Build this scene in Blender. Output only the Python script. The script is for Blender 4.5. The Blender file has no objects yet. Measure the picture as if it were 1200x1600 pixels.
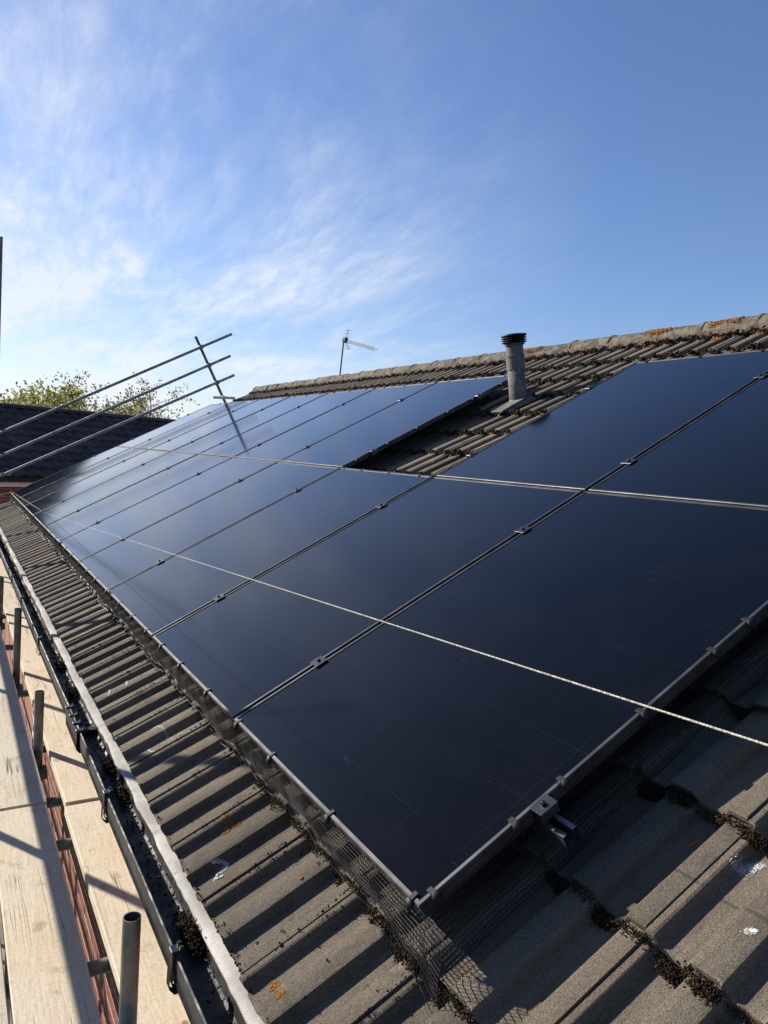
import bpy, math, random
import numpy as np
from mathutils import Matrix, Vector
random.seed(7)
rng = np.random.default_rng(7)
S = bpy.context.scene
COL = S.collection
# ------------------------------------------------------------------ camera
cam = bpy.data.cameras.new('camera'); co = bpy.data.objects.new('camera', cam); COL.objects.link(co)
RW = np.array([[0.501757, 0.862754, 0.062413], [0.09403, 0.017325, -0.995419], [-0.859883, 0.505327, -0.072432]])
CW = np.array([1.18094, -0.83253, 0.89463])
m = Matrix.Identity(4)
for i in range(3):
    m[i][0] = RW[0][i]; m[i][1] = -RW[1][i]; m[i][2] = -RW[2][i]; m[i][3] = CW[i]
co.matrix_world = m
cam.sensor_fit = 'VERTICAL'; cam.sensor_height = 36; cam.sensor_width = 27
cam.lens = 1165.3 / 1600 * 36; cam.clip_start = 0.02; cam.clip_end = 2000
S.camera = co
# ------------------------------------------------------------------ sky and sun
SUN_AZ, SUN_EL = math.radians(211), math.radians(26)       # direction towards the sun (math angle)
W = bpy.data.worlds.new('World'); S.world = W; W.use_nodes = True
nt = W.node_tree; nt.nodes.clear()
def wn(t, **k):
    n = nt.nodes.new(t)
    for a, b in k.items(): setattr(n, a, b)
    return n
def wl(a, b): nt.links.new(a, b)
sky = wn('ShaderNodeTexSky', sky_type='NISHITA', sun_disc=False, sun_elevation=SUN_EL,
         sun_rotation=math.pi / 2 - SUN_AZ, altitude=50, air_density=1.15, dust_density=0.25, ozone_density=5.0)
bg = wn('ShaderNodeBackground'); out = wn('ShaderNodeOutputWorld')
bg.inputs['Strength'].default_value = 0.068
tc = wn('ShaderNodeTexCoord')
sep = wn('ShaderNodeSeparateXYZ'); wl(tc.outputs['Generated'], sep.inputs[0])
def wm(op, a, b=None, c=None, clamp=False):
    n = wn('ShaderNodeMath', operation=op, use_clamp=clamp)
    for i, x in enumerate((a, b, c)):
        if x is None: continue
        if isinstance(x, (int, float)): n.inputs[i].default_value = x
        else: wl(x, n.inputs[i])
    return n.outputs[0]
zc = wm('MAXIMUM', sep.outputs['Z'], 0.0)
den = wm('ADD', zc, 0.16)
comb = wn('ShaderNodeCombineXYZ')
wl(wm('DIVIDE', sep.outputs['X'], den), comb.inputs[0]); wl(wm('DIVIDE', sep.outputs['Y'], den), comb.inputs[1])
mp = wn('ShaderNodeMapping'); wl(comb.outputs[0], mp.inputs[0])
mp.inputs['Rotation'].default_value = (0, 0, math.radians(62)); mp.inputs['Scale'].default_value = (0.55, 1.25, 1)
def wnoise(scale, detail, rough, dist, vec):
    n = wn('ShaderNodeTexNoise'); n.inputs['Scale'].default_value = scale; n.inputs['Detail'].default_value = detail
    n.inputs['Roughness'].default_value = rough; n.inputs['Distortion'].default_value = dist; wl(vec, n.inputs['Vector']); return n.outputs['Fac']
n1 = wnoise(1.3, 12, 0.64, 0.4, mp.outputs[0])
mp2 = wn('ShaderNodeMapping'); wl(comb.outputs[0], mp2.inputs[0]); mp2.inputs['Rotation'].default_value = (0, 0, math.radians(40)); mp2.inputs['Scale'].default_value = (0.8, 3.0, 1)
n2 = wnoise(4.5, 12, 0.66, 0.35, mp2.outputs[0])
def wrange(x, a, b, c=0.0, d=1.0):
    n = wn('ShaderNodeMapRange', interpolation_type='SMOOTHSTEP')
    wl(x, n.inputs[0])
    for i, v in enumerate((a, b, c, d)): n.inputs[i + 1].default_value = v
    return n.outputs[0]
# cirrus lies over the side of the sky where the sun stands and thins out away from it
dt = wn('ShaderNodeVectorMath', operation='DOT_PRODUCT'); wl(tc.outputs['Generated'], dt.inputs[0]); dt.inputs[1].default_value = (-0.95, -0.30, 0.12)
side = wrange(dt.outputs['Value'], 0.46, 1.02)
low = wrange(sep.outputs['Z'], 0.70, 0.10)
cov = wm('MULTIPLY', side, wm('ADD', wm('MULTIPLY', low, 1.2), 0.38))
c1 = wrange(n1, 0.25, 0.85); c2 = wrange(n2, 0.32, 0.74)
cl = wm('ADD', wm('MULTIPLY', c1, 0.70), wm('MULTIPLY', wm('MULTIPLY', c2, c1), 0.85))
cloud = wm('MULTIPLY', cl, cov, clamp=True)
cloud = wm('MINIMUM', wm('MULTIPLY', cloud, 1.05), 0.80)
mix = wn('ShaderNodeMix', data_type='RGBA'); wl(cloud, mix.inputs[0]); tint = wn('ShaderNodeMix', data_type='RGBA', blend_type='MULTIPLY'); tint.inputs[0].default_value = 1.0; wl(sky.outputs[0], tint.inputs[6]); tint.inputs[7].default_value = (1.04, 0.99, 1.13, 1); wl(tint.outputs[2], mix.inputs[6])
mix.inputs[7].default_value = (6.9, 7.2, 7.7, 1)
wl(mix.outputs[2], bg.inputs[0]); wl(bg.outputs[0], out.inputs[0])
sl = bpy.data.lights.new('sun', 'SUN'); so = bpy.data.objects.new('sun', sl); COL.objects.link(so)
sl.energy = 5.0; sl.angle = math.radians(0.55); sl.color = (1.0, 0.93, 0.82)
sd = Vector((math.cos(SUN_AZ) * math.cos(SUN_EL), math.sin(SUN_AZ) * math.cos(SUN_EL), math.sin(SUN_EL)))
so.rotation_euler = sd.to_track_quat('Z', 'Y').to_euler(); so.location = (-20, -15, 20)
S.view_settings.view_transform = 'Standard'; S.view_settings.look = 'None'
S.view_settings.exposure = 0.95; S.view_settings.gamma = 1.0; S.view_settings.use_curve_mapping = False
S.cycles.max_bounces = 6
# ------------------------------------------------------------------ helpers
AL = math.radians(28.0)
RX = Matrix.Rotation(AL, 4, 'X')
ca, sa = math.cos(AL), math.sin(AL)
def toW(x, v, n): return Vector((x, v * ca - n * sa, v * sa + n * ca))
def project(p):
    d = np.asarray(p, float) - CW; c = RW @ d
    if c[2] < 0.05: return None
    return 600 + 1165.3 * c[0] / c[2], 800 + 1165.3 * c[1] / c[2], c[2]
ORD = ['first', 'second', 'third', 'fourth', 'fifth', 'sixth', 'seventh', 'eighth', 'ninth', 'tenth', 'eleventh', 'twelfth', 'thirteenth']

class MB:
    def __init__(s): s.v = []; s.f = []; s.m = []; s.smooth = []
    def add(s, vs, fs, mi=0, sm=False):
        o = len(s.v); s.v += [tuple(p) for p in vs]
        for f in fs: s.f.append(tuple(i + o for i in f)); s.m.append(mi); s.smooth.append(sm)
        return s
    def box(s, lo, hi, mi=0, M=None, ch=0.0):
        x0, y0, z0 = lo; x1, y1, z1 = hi
        if ch > 0:
            c = ch; vs = []; 
            for z, i in ((z0, c), (z0 + c, 0), (z1 - c, 0), (z1, c)):
                for x, y in ((x0 + i + c, y0 + i), (x1 - i - c, y0 + i), (x1 - i, y0 + i + c), (x1 - i, y1 - i - c), (x1 - i - c, y1 - i), (x0 + i + c, y1 - i), (x0 + i, y1 - i - c), (x0 + i, y0 + i + c)):
                    vs.append((x, y, z))
            fs = [tuple(range(7, -1, -1)), tuple(range(24, 32))]
            for r in range(3):
                for k in range(8):
                    a = r * 8 + k; b = r * 8 + (k + 1) % 8; fs.append((a, b, b + 8, a + 8))
        else:
            vs = [(x0, y0, z0), (x1, y0, z0), (x1, y1, z0), (x0, y1, z0), (x0, y0, z1), (x1, y0, z1), (x1, y1, z1), (x0, y1, z1)]
            fs = [(3, 2, 1, 0), (4, 5, 6, 7), (0, 1, 5, 4), (1, 2, 6, 5), (2, 3, 7, 6), (3, 0, 4, 7)]
        if M is not None: vs = [M @ Vector(p) for p in vs]
        return s.add(vs, fs, mi)
    def tube(s, pts, r, n=8, mi=0, caps=True, hollow=0.0):
        P = [Vector(p) for p in pts]; R = r if isinstance(r, (list, tuple)) else [r] * len(P)
        rings = []; up = None
        for i, p in enumerate(P):
            d = (P[min(i + 1, len(P) - 1)] - P[max(i - 1, 0)]).normalized()
            if up is None: up = d.orthogonal().normalized()
            else:
                up = (up - d * up.dot(d)); up = up.normalized() if up.length > 1e-6 else d.orthogonal().normalized()
            w = d.cross(up)
            rings.append([p + (up * math.cos(2 * math.pi * k / n) + w * math.sin(2 * math.pi * k / n)) * R[i] for k in range(n)])
        vs = [q for g in rings for q in g]; fs = []
        for i in range(len(P) - 1):
            for k in range(n):
                a = i * n + k; b = i * n + (k + 1) % n; fs.append((a, b, b + n, a + n))
        s.add(vs, fs, mi, True)
        L = len(P) - 1
        if hollow > 0:
            inn = []
            for i in (0, L):
                c = P[i]; inn.append([c + (q - c) * hollow for q in rings[i]])
            vs = rings[0] + inn[0] + inn[1] + rings[L]; fs = []
            for j in range(3):
                for k in range(n): a = j * n + k; b = j * n + (k + 1) % n; fs.append((b, a, a + n, b + n))
            s.add(vs, fs, mi, False)
        elif caps:
            s.add(rings[0], [tuple(range(n - 1, -1, -1))], mi); s.add(rings[L], [tuple(range(n))], mi)
        return s
    def lathe(s, prof, n=24, mi=0, M=None, sm=True):
        vs = []
        for r, z in prof:
            for k in range(n): a = 2 * math.pi * k / n; vs.append(Vector((r * math.cos(a), r * math.sin(a), z)))
        fs = []
        for i in range(len(prof) - 1):
            for k in range(n): a = i * n + k; b = i * n + (k + 1) % n; fs.append((a, b, b + n, a + n))
        if M is not None: vs = [M @ p for p in vs]
        return s.add(vs, fs, mi, sm)
    def mesh(s, name, mats):
        me = bpy.data.meshes.new(name); me.from_pydata(s.v, [], s.f)
        for mt in (mats if isinstance(mats, (list, tuple)) else [mats]): me.materials.append(mt)
        me.polygons.foreach_set('material_index', s.m); me.polygons.foreach_set('use_smooth', s.smooth); me.update()
        return me
    def build(s, name, mats, parent=None, loc=None, rot=None):
        return link(name, s.mesh(name, mats), parent, loc, rot)
def link(name, me, parent=None, loc=None, rot=None):
    o = bpy.data.objects.new(name, me); COL.objects.link(o)
    if parent is not None: o.parent = parent
    if loc is not None: o.location = loc
    if rot is not None: o.rotation_euler = rot
    return o
def tag(o, label=None, cat=None, group=None, kind=None):
    for k, v in (('label', label), ('category', cat), ('group', group), ('kind', kind)):
        if v: o[k] = v
    return o
def empty(name, loc=(0, 0, 0), rot=(0, 0, 0)):
    o = bpy.data.objects.new(name, None); COL.objects.link(o); o.location = loc; o.rotation_euler = rot; o.empty_display_size = 0.1; return o
ROOF = (AL, 0, 0)
def crumbs(name, P, size, mat, flat=None, parent=None, jit=0.45):
    """many small irregular lumps at the points P as one mesh"""
    P = np.asarray(P, float); N = len(P); size = np.broadcast_to(np.asarray(size, float), (N,))
    base = np.array([[1, 0, 0], [0, 1, 0], [-1, 0, 0], [0, -1, 0], [0, 0, 1], [0, 0, -1]], float)
    T = base[None] * (1 + jit * rng.normal(size=(N, 6, 1))) + 0.25 * rng.normal(size=(N, 6, 3))
    q = rng.normal(size=(N, 4)); q /= np.linalg.norm(q, axis=1)[:, None]; w, x, y, z = q.T
    Rm = np.stack([1 - 2 * (y * y + z * z), 2 * (x * y - z * w), 2 * (x * z + y * w), 2 * (x * y + z * w), 1 - 2 * (x * x + z * z), 2 * (y * z - x * w), 2 * (x * z - y * w), 2 * (y * z + x * w), 1 - 2 * (x * x + y * y)], 1).reshape(N, 3, 3)
    T = np.einsum('nij,nkj->nki', Rm, T) * size[:, None, None]
    if flat is not None: T[:, :, 2] *= flat
    V = (T + P[:, None]).reshape(-1, 3)
    F = np.array([[0, 1, 4], [1, 2, 4], [2, 3, 4], [3, 0, 4], [1, 0, 5], [2, 1, 5], [3, 2, 5], [0, 3, 5]])
    F = (F[None] + 6 * np.arange(N)[:, None, None]).reshape(-1, 3)
    me = bpy.data.meshes.new(name); me.vertices.add(len(V)); me.vertices.foreach_set('co', V.ravel())
    me.loops.add(F.size); me.loops.foreach_set('vertex_index', F.ravel().astype(np.int32))
    me.polygons.add(len(F)); me.polygons.foreach_set('loop_start', np.arange(0, F.size, 3, dtype=np.int32))
    me.update(calc_edges=True); me.validate(); me.materials.append(mat)
    return link(name, me, parent)
# ------------------------------------------------------------------ materials
class NM:
    def __init__(s, name, rough=0.6, metal=0.0, spec=0.5):
        s.mat = bpy.data.materials.new(name); s.mat.use_nodes = True; s.t = s.mat.node_tree
        s.b = s.t.nodes['Principled BSDF']; s.b.inputs['Roughness'].default_value = rough; s.b.inputs['Metallic'].default_value = metal
        s.b.inputs['Specular IOR Level'].default_value = spec
        s.geo = s.t.nodes.new('ShaderNodeNewGeometry').outputs['Position']
    def n(s, t, **k):
        x = s.t.nodes.new(t)
        for a, b in k.items(): setattr(x, a, b)
        return x
    def l(s, a, b): s.t.links.new(a, b)
    def map(s, scale=(1, 1, 1), rot=(0, 0, 0), src=None):
        x = s.n('ShaderNodeMapping'); s.l(src or s.geo, x.inputs[0]); x.inputs['Scale'].default_value = scale; x.inputs['Rotation'].default_value = rot; return x.outputs[0]
    def noise(s, scale, detail=4, rough=0.55, vec=None, dist=0.0):
        x = s.n('ShaderNodeTexNoise'); x.inputs['Scale'].default_value = scale; x.inputs['Detail'].default_value = detail; x.inputs['Roughness'].default_value = rough; x.inputs['Distortion'].default_value = dist
        s.l(vec or s.geo, x.inputs['Vector']); return x.outputs['Fac']
    def voro(s, scale, vec=None, out='Distance'):
        x = s.n('ShaderNodeTexVoronoi'); x.inputs['Scale'].default_value = scale; s.l(vec or s.geo, x.inputs['Vector']); return x.outputs[out]
    def rng(s, x, a, b, c=0., d=1.):
        k = s.n('ShaderNodeMapRange', interpolation_type='SMOOTHSTEP'); s.l(x, k.inputs[0])
        for i, v in enumerate((a, b, c, d)): k.inputs[i + 1].default_value = v
        return k.outputs[0]
    def math(s, op, a, b=None):
        k = s.n('ShaderNodeMath', operation=op)
        for i, v in enumerate((a, b)):
            if v is None: continue
            if isinstance(v, (int, float)): k.inputs[i].default_value = v
            else: s.l(v, k.inputs[i])
        return k.outputs[0]
    def mix(s, f, a, b, mode='MIX'):
        k = s.n('ShaderNodeMix', data_type='RGBA', blend_type=mode)
        for i, v in ((0, f), (6, a), (7, b)):
            if isinstance(v, (int, float)): k.inputs[i].default_value = v
            elif isinstance(v, (tuple, list)): k.inputs[i].default_value = (*v[:3], 1)
            else: s.l(v, k.inputs[i])
        return k.outputs[2]
    def color(s, c):
        if isinstance(c, (tuple, list)): s.b.inputs['Base Color'].default_value = (*c[:3], 1)
        else: s.l(c, s.b.inputs['Base Color'])
        return s
    def roughs(s, x): s.l(x, s.b.inputs['Roughness']); return s
    def bump(s, h, strength=0.3, dist=0.01):
        k = s.n('ShaderNodeBump'); k.inputs['Strength'].default_value = strength; k.inputs['Distance'].default_value = dist
        s.l(h, k.inputs['Height']); s.l(k.outputs[0], s.b.inputs['Normal']); return s
    def rand(s): return s.n('ShaderNodeObjectInfo').outputs['Random']
    def objc(s): return s.n('ShaderNodeTexCoord').outputs['Object']

def tile_material(name, dark, light, speck, lichen=0.0, warm=(0.16, 0.125, 0.085)):
    k = NM(name, 0.92, 0, 0.25)
    big = k.rng(k.noise(2.2, 5), 0.35, 0.68); mid = k.rng(k.noise(14, 6, 0.65), 0.32, 0.7)
    c = k.mix(big, dark, light); c = k.mix(k.math('MULTIPLY', mid, 0.55), c, warm)
    c = k.mix(k.rng(k.rand(), .4, 1, 0.0, 0.5), c, (dark[0] * 0.66, dark[1] * 0.66, dark[2] * 0.68)); c = k.mix(k.rng(k.rand(), .35, 0, 0.0, 0.45), c, (light[0] * 1.2, light[1] * 1.17, light[2] * 1.12)); strk = k.noise(1.0, 5, .65, k.map((26, 3.2, 3.2)), .4); c = k.mix(k.rng(strk, .50, .70, 0, .35), c, (dark[0] * .55, dark[1] * .54, dark[2] * .54))
    blot = k.rng(k.noise(4.6, 6, 0.65), 0.56, 0.70, 0, 0.6); c = k.mix(blot, c, (dark[0] * 0.42, dark[1] * 0.42, dark[2] * 0.42))
    sp = k.voro(330); fine = k.noise(430, 3, 0.75)
    c = k.mix(k.rng(sp, 0.19, 0.07), c, speck)
    c = k.mix(k.rng(fine, 0.40, 0.58, 0.65, 0.0), c, (0.012, 0.011, 0.010))
    pt = k.math('MULTIPLY', k.rng(k.noise(3.1, 4, 0.6), 0.60, 0.72), k.rng(k.noise(60, 3), 0.45, 0.62)); c = k.mix(k.math('MULTIPLY', pt, 0.5), c, (0.30, 0.28, 0.24))
    if lichen > 0:
        a = k.math('MULTIPLY', k.rng(k.noise(16, 7, 0.7), 0.47, 0.56), k.rng(k.noise(4.3, 2), 0.3, 0.5)); c = k.mix(k.math('MULTIPLY', a, lichen), c, (0.40, 0.38, 0.34))
        a = k.rng(k.noise(27, 6, 0.7), 0.60, 0.64); c = k.mix(a, c, (0.05, 0.04, 0.03))
    k.color(c)
    h = k.math('ADD', k.math('MULTIPLY', fine, 0.6), k.math('MULTIPLY', mid, 0.5)); k.bump(h, 0.95, 0.005)
    return k.mat
M = {}
M['tile'] = tile_material('concrete_tile', (0.126, 0.104, 0.079), (0.205, 0.173, 0.133), (0.52, 0.48, 0.42))
M['ridge'] = tile_material('ridge_tile_concrete', (0.096, 0.073, 0.049), (0.155, 0.122, 0.086), (0.40, 0.37, 0.32), 0.22)
k = NM('dark_pantile', 0.8, 0, 0.3); c = k.mix(k.rng(k.noise(1.3, 4), 0.3, 0.7), (0.050, 0.046, 0.044), (0.080, 0.073, 0.068)); c = k.mix(k.rng(k.rand(), 0, 1, 0, 0.5), c, (0.02, 0.02, 0.023)); c = k.mix(k.rng(k.noise(9, 6, .7), .62, .72, 0, .5), c, (.10, .10, .085)); k.color(c).bump(k.noise(60, 4), 0.3, 0.004); M['pantile'] = k.mat
k = NM('moss', 1.0, 0, 0.1); c = k.mix(k.rng(k.noise(30, 3), 0.4, 0.65), (0.015, 0.010, 0.007), (0.034, 0.026, 0.014)); c = k.mix(k.rng(k.noise(160, 3), .55, .7), c, (.05, .034, .02)); k.color(c); M['moss'] = k.mat
k = NM('moss_grey', 1.0, 0, 0.1); k.color(k.mix(k.rng(k.noise(50, 3), .4, .65), (.024, .019, .012), (.062, .05, .032))); M['moss2'] = k.mat
k = NM('orange_lichen', 1.0, 0, 0.1); k.color(k.mix(k.rng(k.noise(120, 3), 0.35, 0.7), (0.26, 0.10, 0.022), (0.40, 0.20, 0.05))); M['lichen'] = k.mat
k = NM('bird_lime', 0.8, 0, 0.3); k.color(k.mix(k.rng(k.noise(150, 4), 0.4, 0.6), (0.30, 0.30, 0.29), (0.55, 0.55, 0.53))); M['lime'] = k.mat
k = NM('roof_felt', 0.95, 0, .2)
ck = k.n('ShaderNodeTexBrick'); ck.inputs['Scale'].default_value = 1.0; ck.inputs['Brick Width'].default_value = .006; ck.inputs['Row Height'].default_value = .006; ck.inputs['Mortar Size'].default_value = .0011
k.l(k.map((1, 1, 1), (0, 0, math.radians(33))), ck.inputs['Vector'])
c = k.mix(k.rng(k.noise(5, 6, .65), .36, .66), (.34, .325, .30), (.56, .54, .51)); c = k.mix(k.rng(k.noise(28, 5, .7), .58, .7, 0, .7), c, (.17, .15, .13)); c = k.mix(k.math('MULTIPLY', ck.outputs['Fac'], .35), c, (.2, .19, .175)); k.color(c).bump(k.math('ADD', k.noise(40, 6), k.math('MULTIPLY', ck.outputs['Fac'], -.4)), .5, .004); M['felt'] = k.mat
k = NM('gutter_plastic', .6, 0, .3); k.color(k.mix(k.rng(k.noise(8, 5, .65), .4, .7), (.016, .017, .018), (.040, .039, .036))).roughs(k.rng(k.noise(25, 4), .3, .7, .5, .8)); M['gutter'] = k.mat
k = NM('bracket_plastic', .6, 0, .3); k.color((.008, .008, .009)); M['blackplastic'] = k.mat
def wood(name, c0, c1, grey, seed):
    k = NM(name, .85, 0, .25); tc_ = k.map((1.0, 1, 1), (0, 0, 0)); w = k.map((2.2, 15, 15)); w.node.inputs['Location'].default_value = (seed, seed * 3, 0)
    off = k.n('ShaderNodeVectorMath', operation='ADD'); k.l(w, off.inputs[0])
    oi = k.rand(); cb = k.n('ShaderNodeCombineXYZ'); k.l(k.math('MULTIPLY', oi, 91.0), cb.inputs[0]); k.l(k.math('MULTIPLY', oi, 57.0), cb.inputs[1]); k.l(cb.outputs[0], off.inputs[1]); w = off.outputs[0]
    g = k.noise(1.2, 8, .62, w, .6); g2 = k.noise(5.5, 5, .6, w, .3)
    c = k.mix(k.rng(g, .30, .72), c0, c1); c = k.mix(k.rng(g2, .40, .62, .16, 0), c, (c0[0] * .55, c0[1] * .5, c0[2] * .45))
    c = k.mix(k.rng(k.noise(2.4, 5, .6), .38, .62, 0, .85), c, grey)
    c = k.mix(k.rng(k.noise(70, 5, .7), .40, .60, .22, 0), c, (c0[0] * .6, c0[1] * .55, c0[2] * .5)); st = k.rng(k.noise(9, 6, .7), .56, .70, 0, .55); c = k.mix(st, c, (.20, .15, .10))
    # long drying cracks
    ck = k.map((0.33, 15, 15)); crv = k.n('ShaderNodeVectorMath', operation='ADD'); k.l(ck, crv.inputs[0]); k.l(cb.outputs[0], crv.inputs[1])
    cr = k.noise(.9, 3, .5, crv.outputs[0], .2); line = k.rng(k.math('ABSOLUTE', k.math('SUBTRACT', cr, .5)), .0, .007, 1, 0)
    line = k.math('MULTIPLY', line, k.rng(k.noise(1.3, 2), .50, .60)); c = k.mix(k.math('MULTIPLY', line, .85), c, (.05, .035, .025))
    kn = k.voro(2.6, k.map((1, 1.8, 1))); c = k.mix(k.rng(kn, .07, .03, 0, .75), c, (.13, .08, .045))
    # saw marks and scratches across the grain
    sw = k.noise(4, 4, .65, k.map((45, 6, 6), (0, 0, .6)), .8); c = k.mix(k.rng(sw, .56, .70, 0, .30), c, (.72, .63, .50)); c = k.mix(k.rng(sw, .44, .32, 0, .30), c, (.36, .28, .20)); sp2 = k.rng(k.noise(85, 3, .6), .66, .72, 0, .6); c = k.mix(sp2, c, (.16, .12, .08))
    gr = k.math('MULTIPLY', k.rng(k.noise(2.3, 2), .56, .62), k.rng(k.noise(40, 4, .6), .66, .70)); c = k.mix(k.math('MULTIPLY', gr, .5), c, (.10, .28, .20))
    k.color(c).bump(k.math('ADD', k.math('ADD', g, k.math('MULTIPLY', g2, .6)), k.math('MULTIPLY', line, -1.5)), .5, .006); return k.mat
M['board'] = wood('scaffold_board_wood', (.53, .445, .315), (.61, .525, .385), (.57, .50, .395), 0.0)
M['board_old'] = wood('weathered_board_wood', (.46, .40, .305), (.56, .495, .385), (.50, .455, .375), 4.0)
def galv(name, a, b, rough=.45):
    k = NM(name, rough, .75, .5); k.color(k.mix(k.rng(k.noise(9, 6, .65), .35, .68), a, b)).roughs(k.rng(k.noise(16, 5, .6), .3, .7, rough - .1, rough + .2)); k.bump(k.noise(70, 4), .12, .002); return k.mat
M['tube'] = galv('galvanised_tube', (.20, .205, .20), (.36, .36, .35), .5)
M['tube_dark'] = galv('weathered_tube', (.10, .105, .11), (.20, .20, .20), .55)
k = NM('tube_with_blue_paint', .5, .6, .5); sz = k.n('ShaderNodeSeparateXYZ'); k.l(k.geo, sz.inputs[0]); c = k.mix(k.rng(k.noise(9, 6, .65), .35, .68), (.09, .095, .10), (.19, .19, .19)); fz = k.math('ADD', sz.outputs['Z'], k.math('MULTIPLY', k.noise(25, 4), .08)); c = k.mix(k.rng(fz, -.60, -.54, .75, 0), c, (.03, .09, .14)); k.color(c); M['tube_blue'] = k.mat
k = NM('solar_glass', .1, 0, .5)
oc = k.objc(); sx = k.n('ShaderNodeSeparateXYZ'); k.l(oc, sx.inputs[0])
def gridline(coord, pitch, w):
    fr = k.math('FRACT', k.math('DIVIDE', coord, pitch)); d = k.math('ABSOLUTE', k.math('SUBTRACT', fr, .5)); return k.rng(d, .5 - w / pitch, .5 - .3 * w / pitch)
gl = k.math('MAXIMUM', gridline(k.math('ADD', sx.outputs['X'], .015), .1840, .0022), gridline(k.math('ADD', sx.outputs['Y'], .035), .1838, .0022))
gl2 = k.math('MULTIPLY', gl, k.rng(k.noise(3.3, 2), .38, .62, .05, .9))
c = k.mix(k.rng(k.noise(1.1, 3), .3, .7), (.0014, .0016, .0024), (.0020, .0023, .0034)); c = k.mix(gl2, c, (.0055, .0062, .008))
dust = k.rng(k.noise(4.5, 8, .7), .45, .8, 0, .35); c = k.mix(k.math('MULTIPLY', dust, .08), c, (.06, .058, .055))
scr = k.noise(2.0, 3, .5, k.map((3, 40, 40), (0.5, 0, .9)), 1.2); c = k.mix(k.math('MULTIPLY', k.rng(scr, .745, .77), .45), c, (.05, .052, .055))
k.color(c).roughs(k.rng(k.noise(3, 6, .65), .3, .75, .085, .12)); k.b.inputs['IOR'].default_value = 1.16; k.b.inputs['Coat Weight'].default_value = 1.0; k.b.inputs['Coat Roughness'].default_value = .095; k.b.inputs['Coat IOR'].default_value = 1.19; M['glass'] = k.mat
k = NM('anodised_frame', .52, .75, .5); k.color(k.mix(k.rng(k.noise(12, 5), .35, .7), (.055, .055, .058), (.10, .10, .102))); M['frame'] = k.mat
k = NM('clamp_aluminium', .38, .9, .5); k.color(k.mix(k.noise(40, 3), (.05, .05, .053), (.09, .09, .092))); M['clamp'] = k.mat
k = NM('bolt_steel', .35, .8, .5); k.color((.03, .03, .033)); M['bolt'] = k.mat
k = NM('rail_aluminium', .4, .85, .5); k.color((.16, .16, .165)); M['rail'] = k.mat
k = NM('bird_wire_lit_tone', .35, .7, .6); k.color(k.mix(k.rng(k.noise(20, 3), .4, .65), (.08, .078, .08), (.30, .29, .30))); M['wire'] = k.mat  # lightened wire copy: sunshine on the lower strands is painted into the colour
k = NM('rope', .95, 0, .2); k.color(k.mix(k.rng(k.noise(220, 2), .35, .65), (.26, .25, .20), (.50, .48, .41))).bump(k.noise(300, 2), .8, .003); M['rope'] = k.mat
def brickmat(name, a, b):
    k = NM(name, .9, 0, .2); c = k.mix(k.rng(k.noise(25, 5, .6), .35, .7), a, b); c = k.mix(k.rng(k.rand(), 0, 1, 0, .4), c, (a[0] * .6, a[1] * .6, a[2] * .7)); k.color(c).bump(k.noise(120, 5), .5, .004); return k.mat
M['brick'] = brickmat('red_brick', (.16, .055, .036), (.25, .095, .062))
k = NM('brick_wall_bulk', .9, 0, .2); bt = k.n('ShaderNodeTexBrick'); bt.inputs['Scale'].default_value = 1; bt.inputs['Brick Width'].default_value = .225; bt.inputs['Row Height'].default_value = .075; bt.inputs['Mortar Size'].default_value = .006
bt.inputs['Color1'].default_value = (.22, .075, .05, 1); bt.inputs['Color2'].default_value = (.30, .11, .07, 1); bt.inputs['Mortar'].default_value = (.36, .31, .25, 1)
cx = k.n('ShaderNodeSeparateXYZ'); k.l(k.geo, cx.inputs[0]); cc = k.n('ShaderNodeCombineXYZ'); k.l(k.math('ADD', cx.outputs[0], cx.outputs[1]), cc.inputs[0]); k.l(cx.outputs[2], cc.inputs[1]); k.l(cc.outputs[0], bt.inputs['Vector']); k.color(bt.outputs['Color']); k.bump(bt.outputs['Fac'], -.5, .006); M['brickwall'] = k.mat
k = NM('mortar', .95, 0, .15); k.color(k.mix(k.noise(60, 4), (.44, .39, .32), (.58, .53, .46))).bump(k.noise(90, 5), .5, .004); M['mortar'] = k.mat
k = NM('white_pvc', .4, 0, .5); k.color((.74, .74, .73)); M['pvc'] = k.mat
k = NM('dark_trim', .6, 0, .4); k.color((.03, .025, .022)); M['trim'] = k.mat
k = NM('underlay', .9, 0, .2); k.color((.02, .02, .02)); M['underlay'] = k.mat
k = NM('pipe_plastic', .5, 0, .4); k.color(k.mix(k.rng(k.noise(7, 5), .35, .7), (.075, .078, .08), (.115, .118, .12))).bump(k.noise(60, 3), .1, .003); M['pipe_grey'] = k.mat
k = NM('pipe_weathered', .9, 0, .2); c = k.mix(k.rng(k.noise(10, 6, .65), .35, .65), (.085, .08, .07), (.15, .14, .125)); c = k.mix(k.rng(k.noise(28, 6, .75), .56, .63, 0, .8), c, (.30, .29, .26)); c = k.mix(k.rng(k.noise(18, 4), .6, .7, 0, .7), c, (.05, .05, .045)); k.color(c).bump(k.noise(90, 5), .4, .004); M['pipe_old'] = k.mat
k = NM('vent_cap_plastic', .6, 0, .3); k.color((.014, .014, .016)); M['pipe_cap'] = k.mat
k = NM('lead_flashing', .75, .0, .3); k.color(k.mix(k.rng(k.noise(12, 5), .35, .7), (.085, .08, .073), (.15, .142, .128))).bump(k.noise(30, 4), .3, .006); M['lead'] = k.mat
k = NM('aerial_aluminium', .6, .5, .4); k.color((.14, .14, .145)); M['aerial'] = k.mat
k = NM('white_tube', .5, .2, .5); k.color(k.mix(k.noise(8, 4), (.45, .44, .40), (.62, .61, .57))); M['whitetube'] = k.mat
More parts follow.
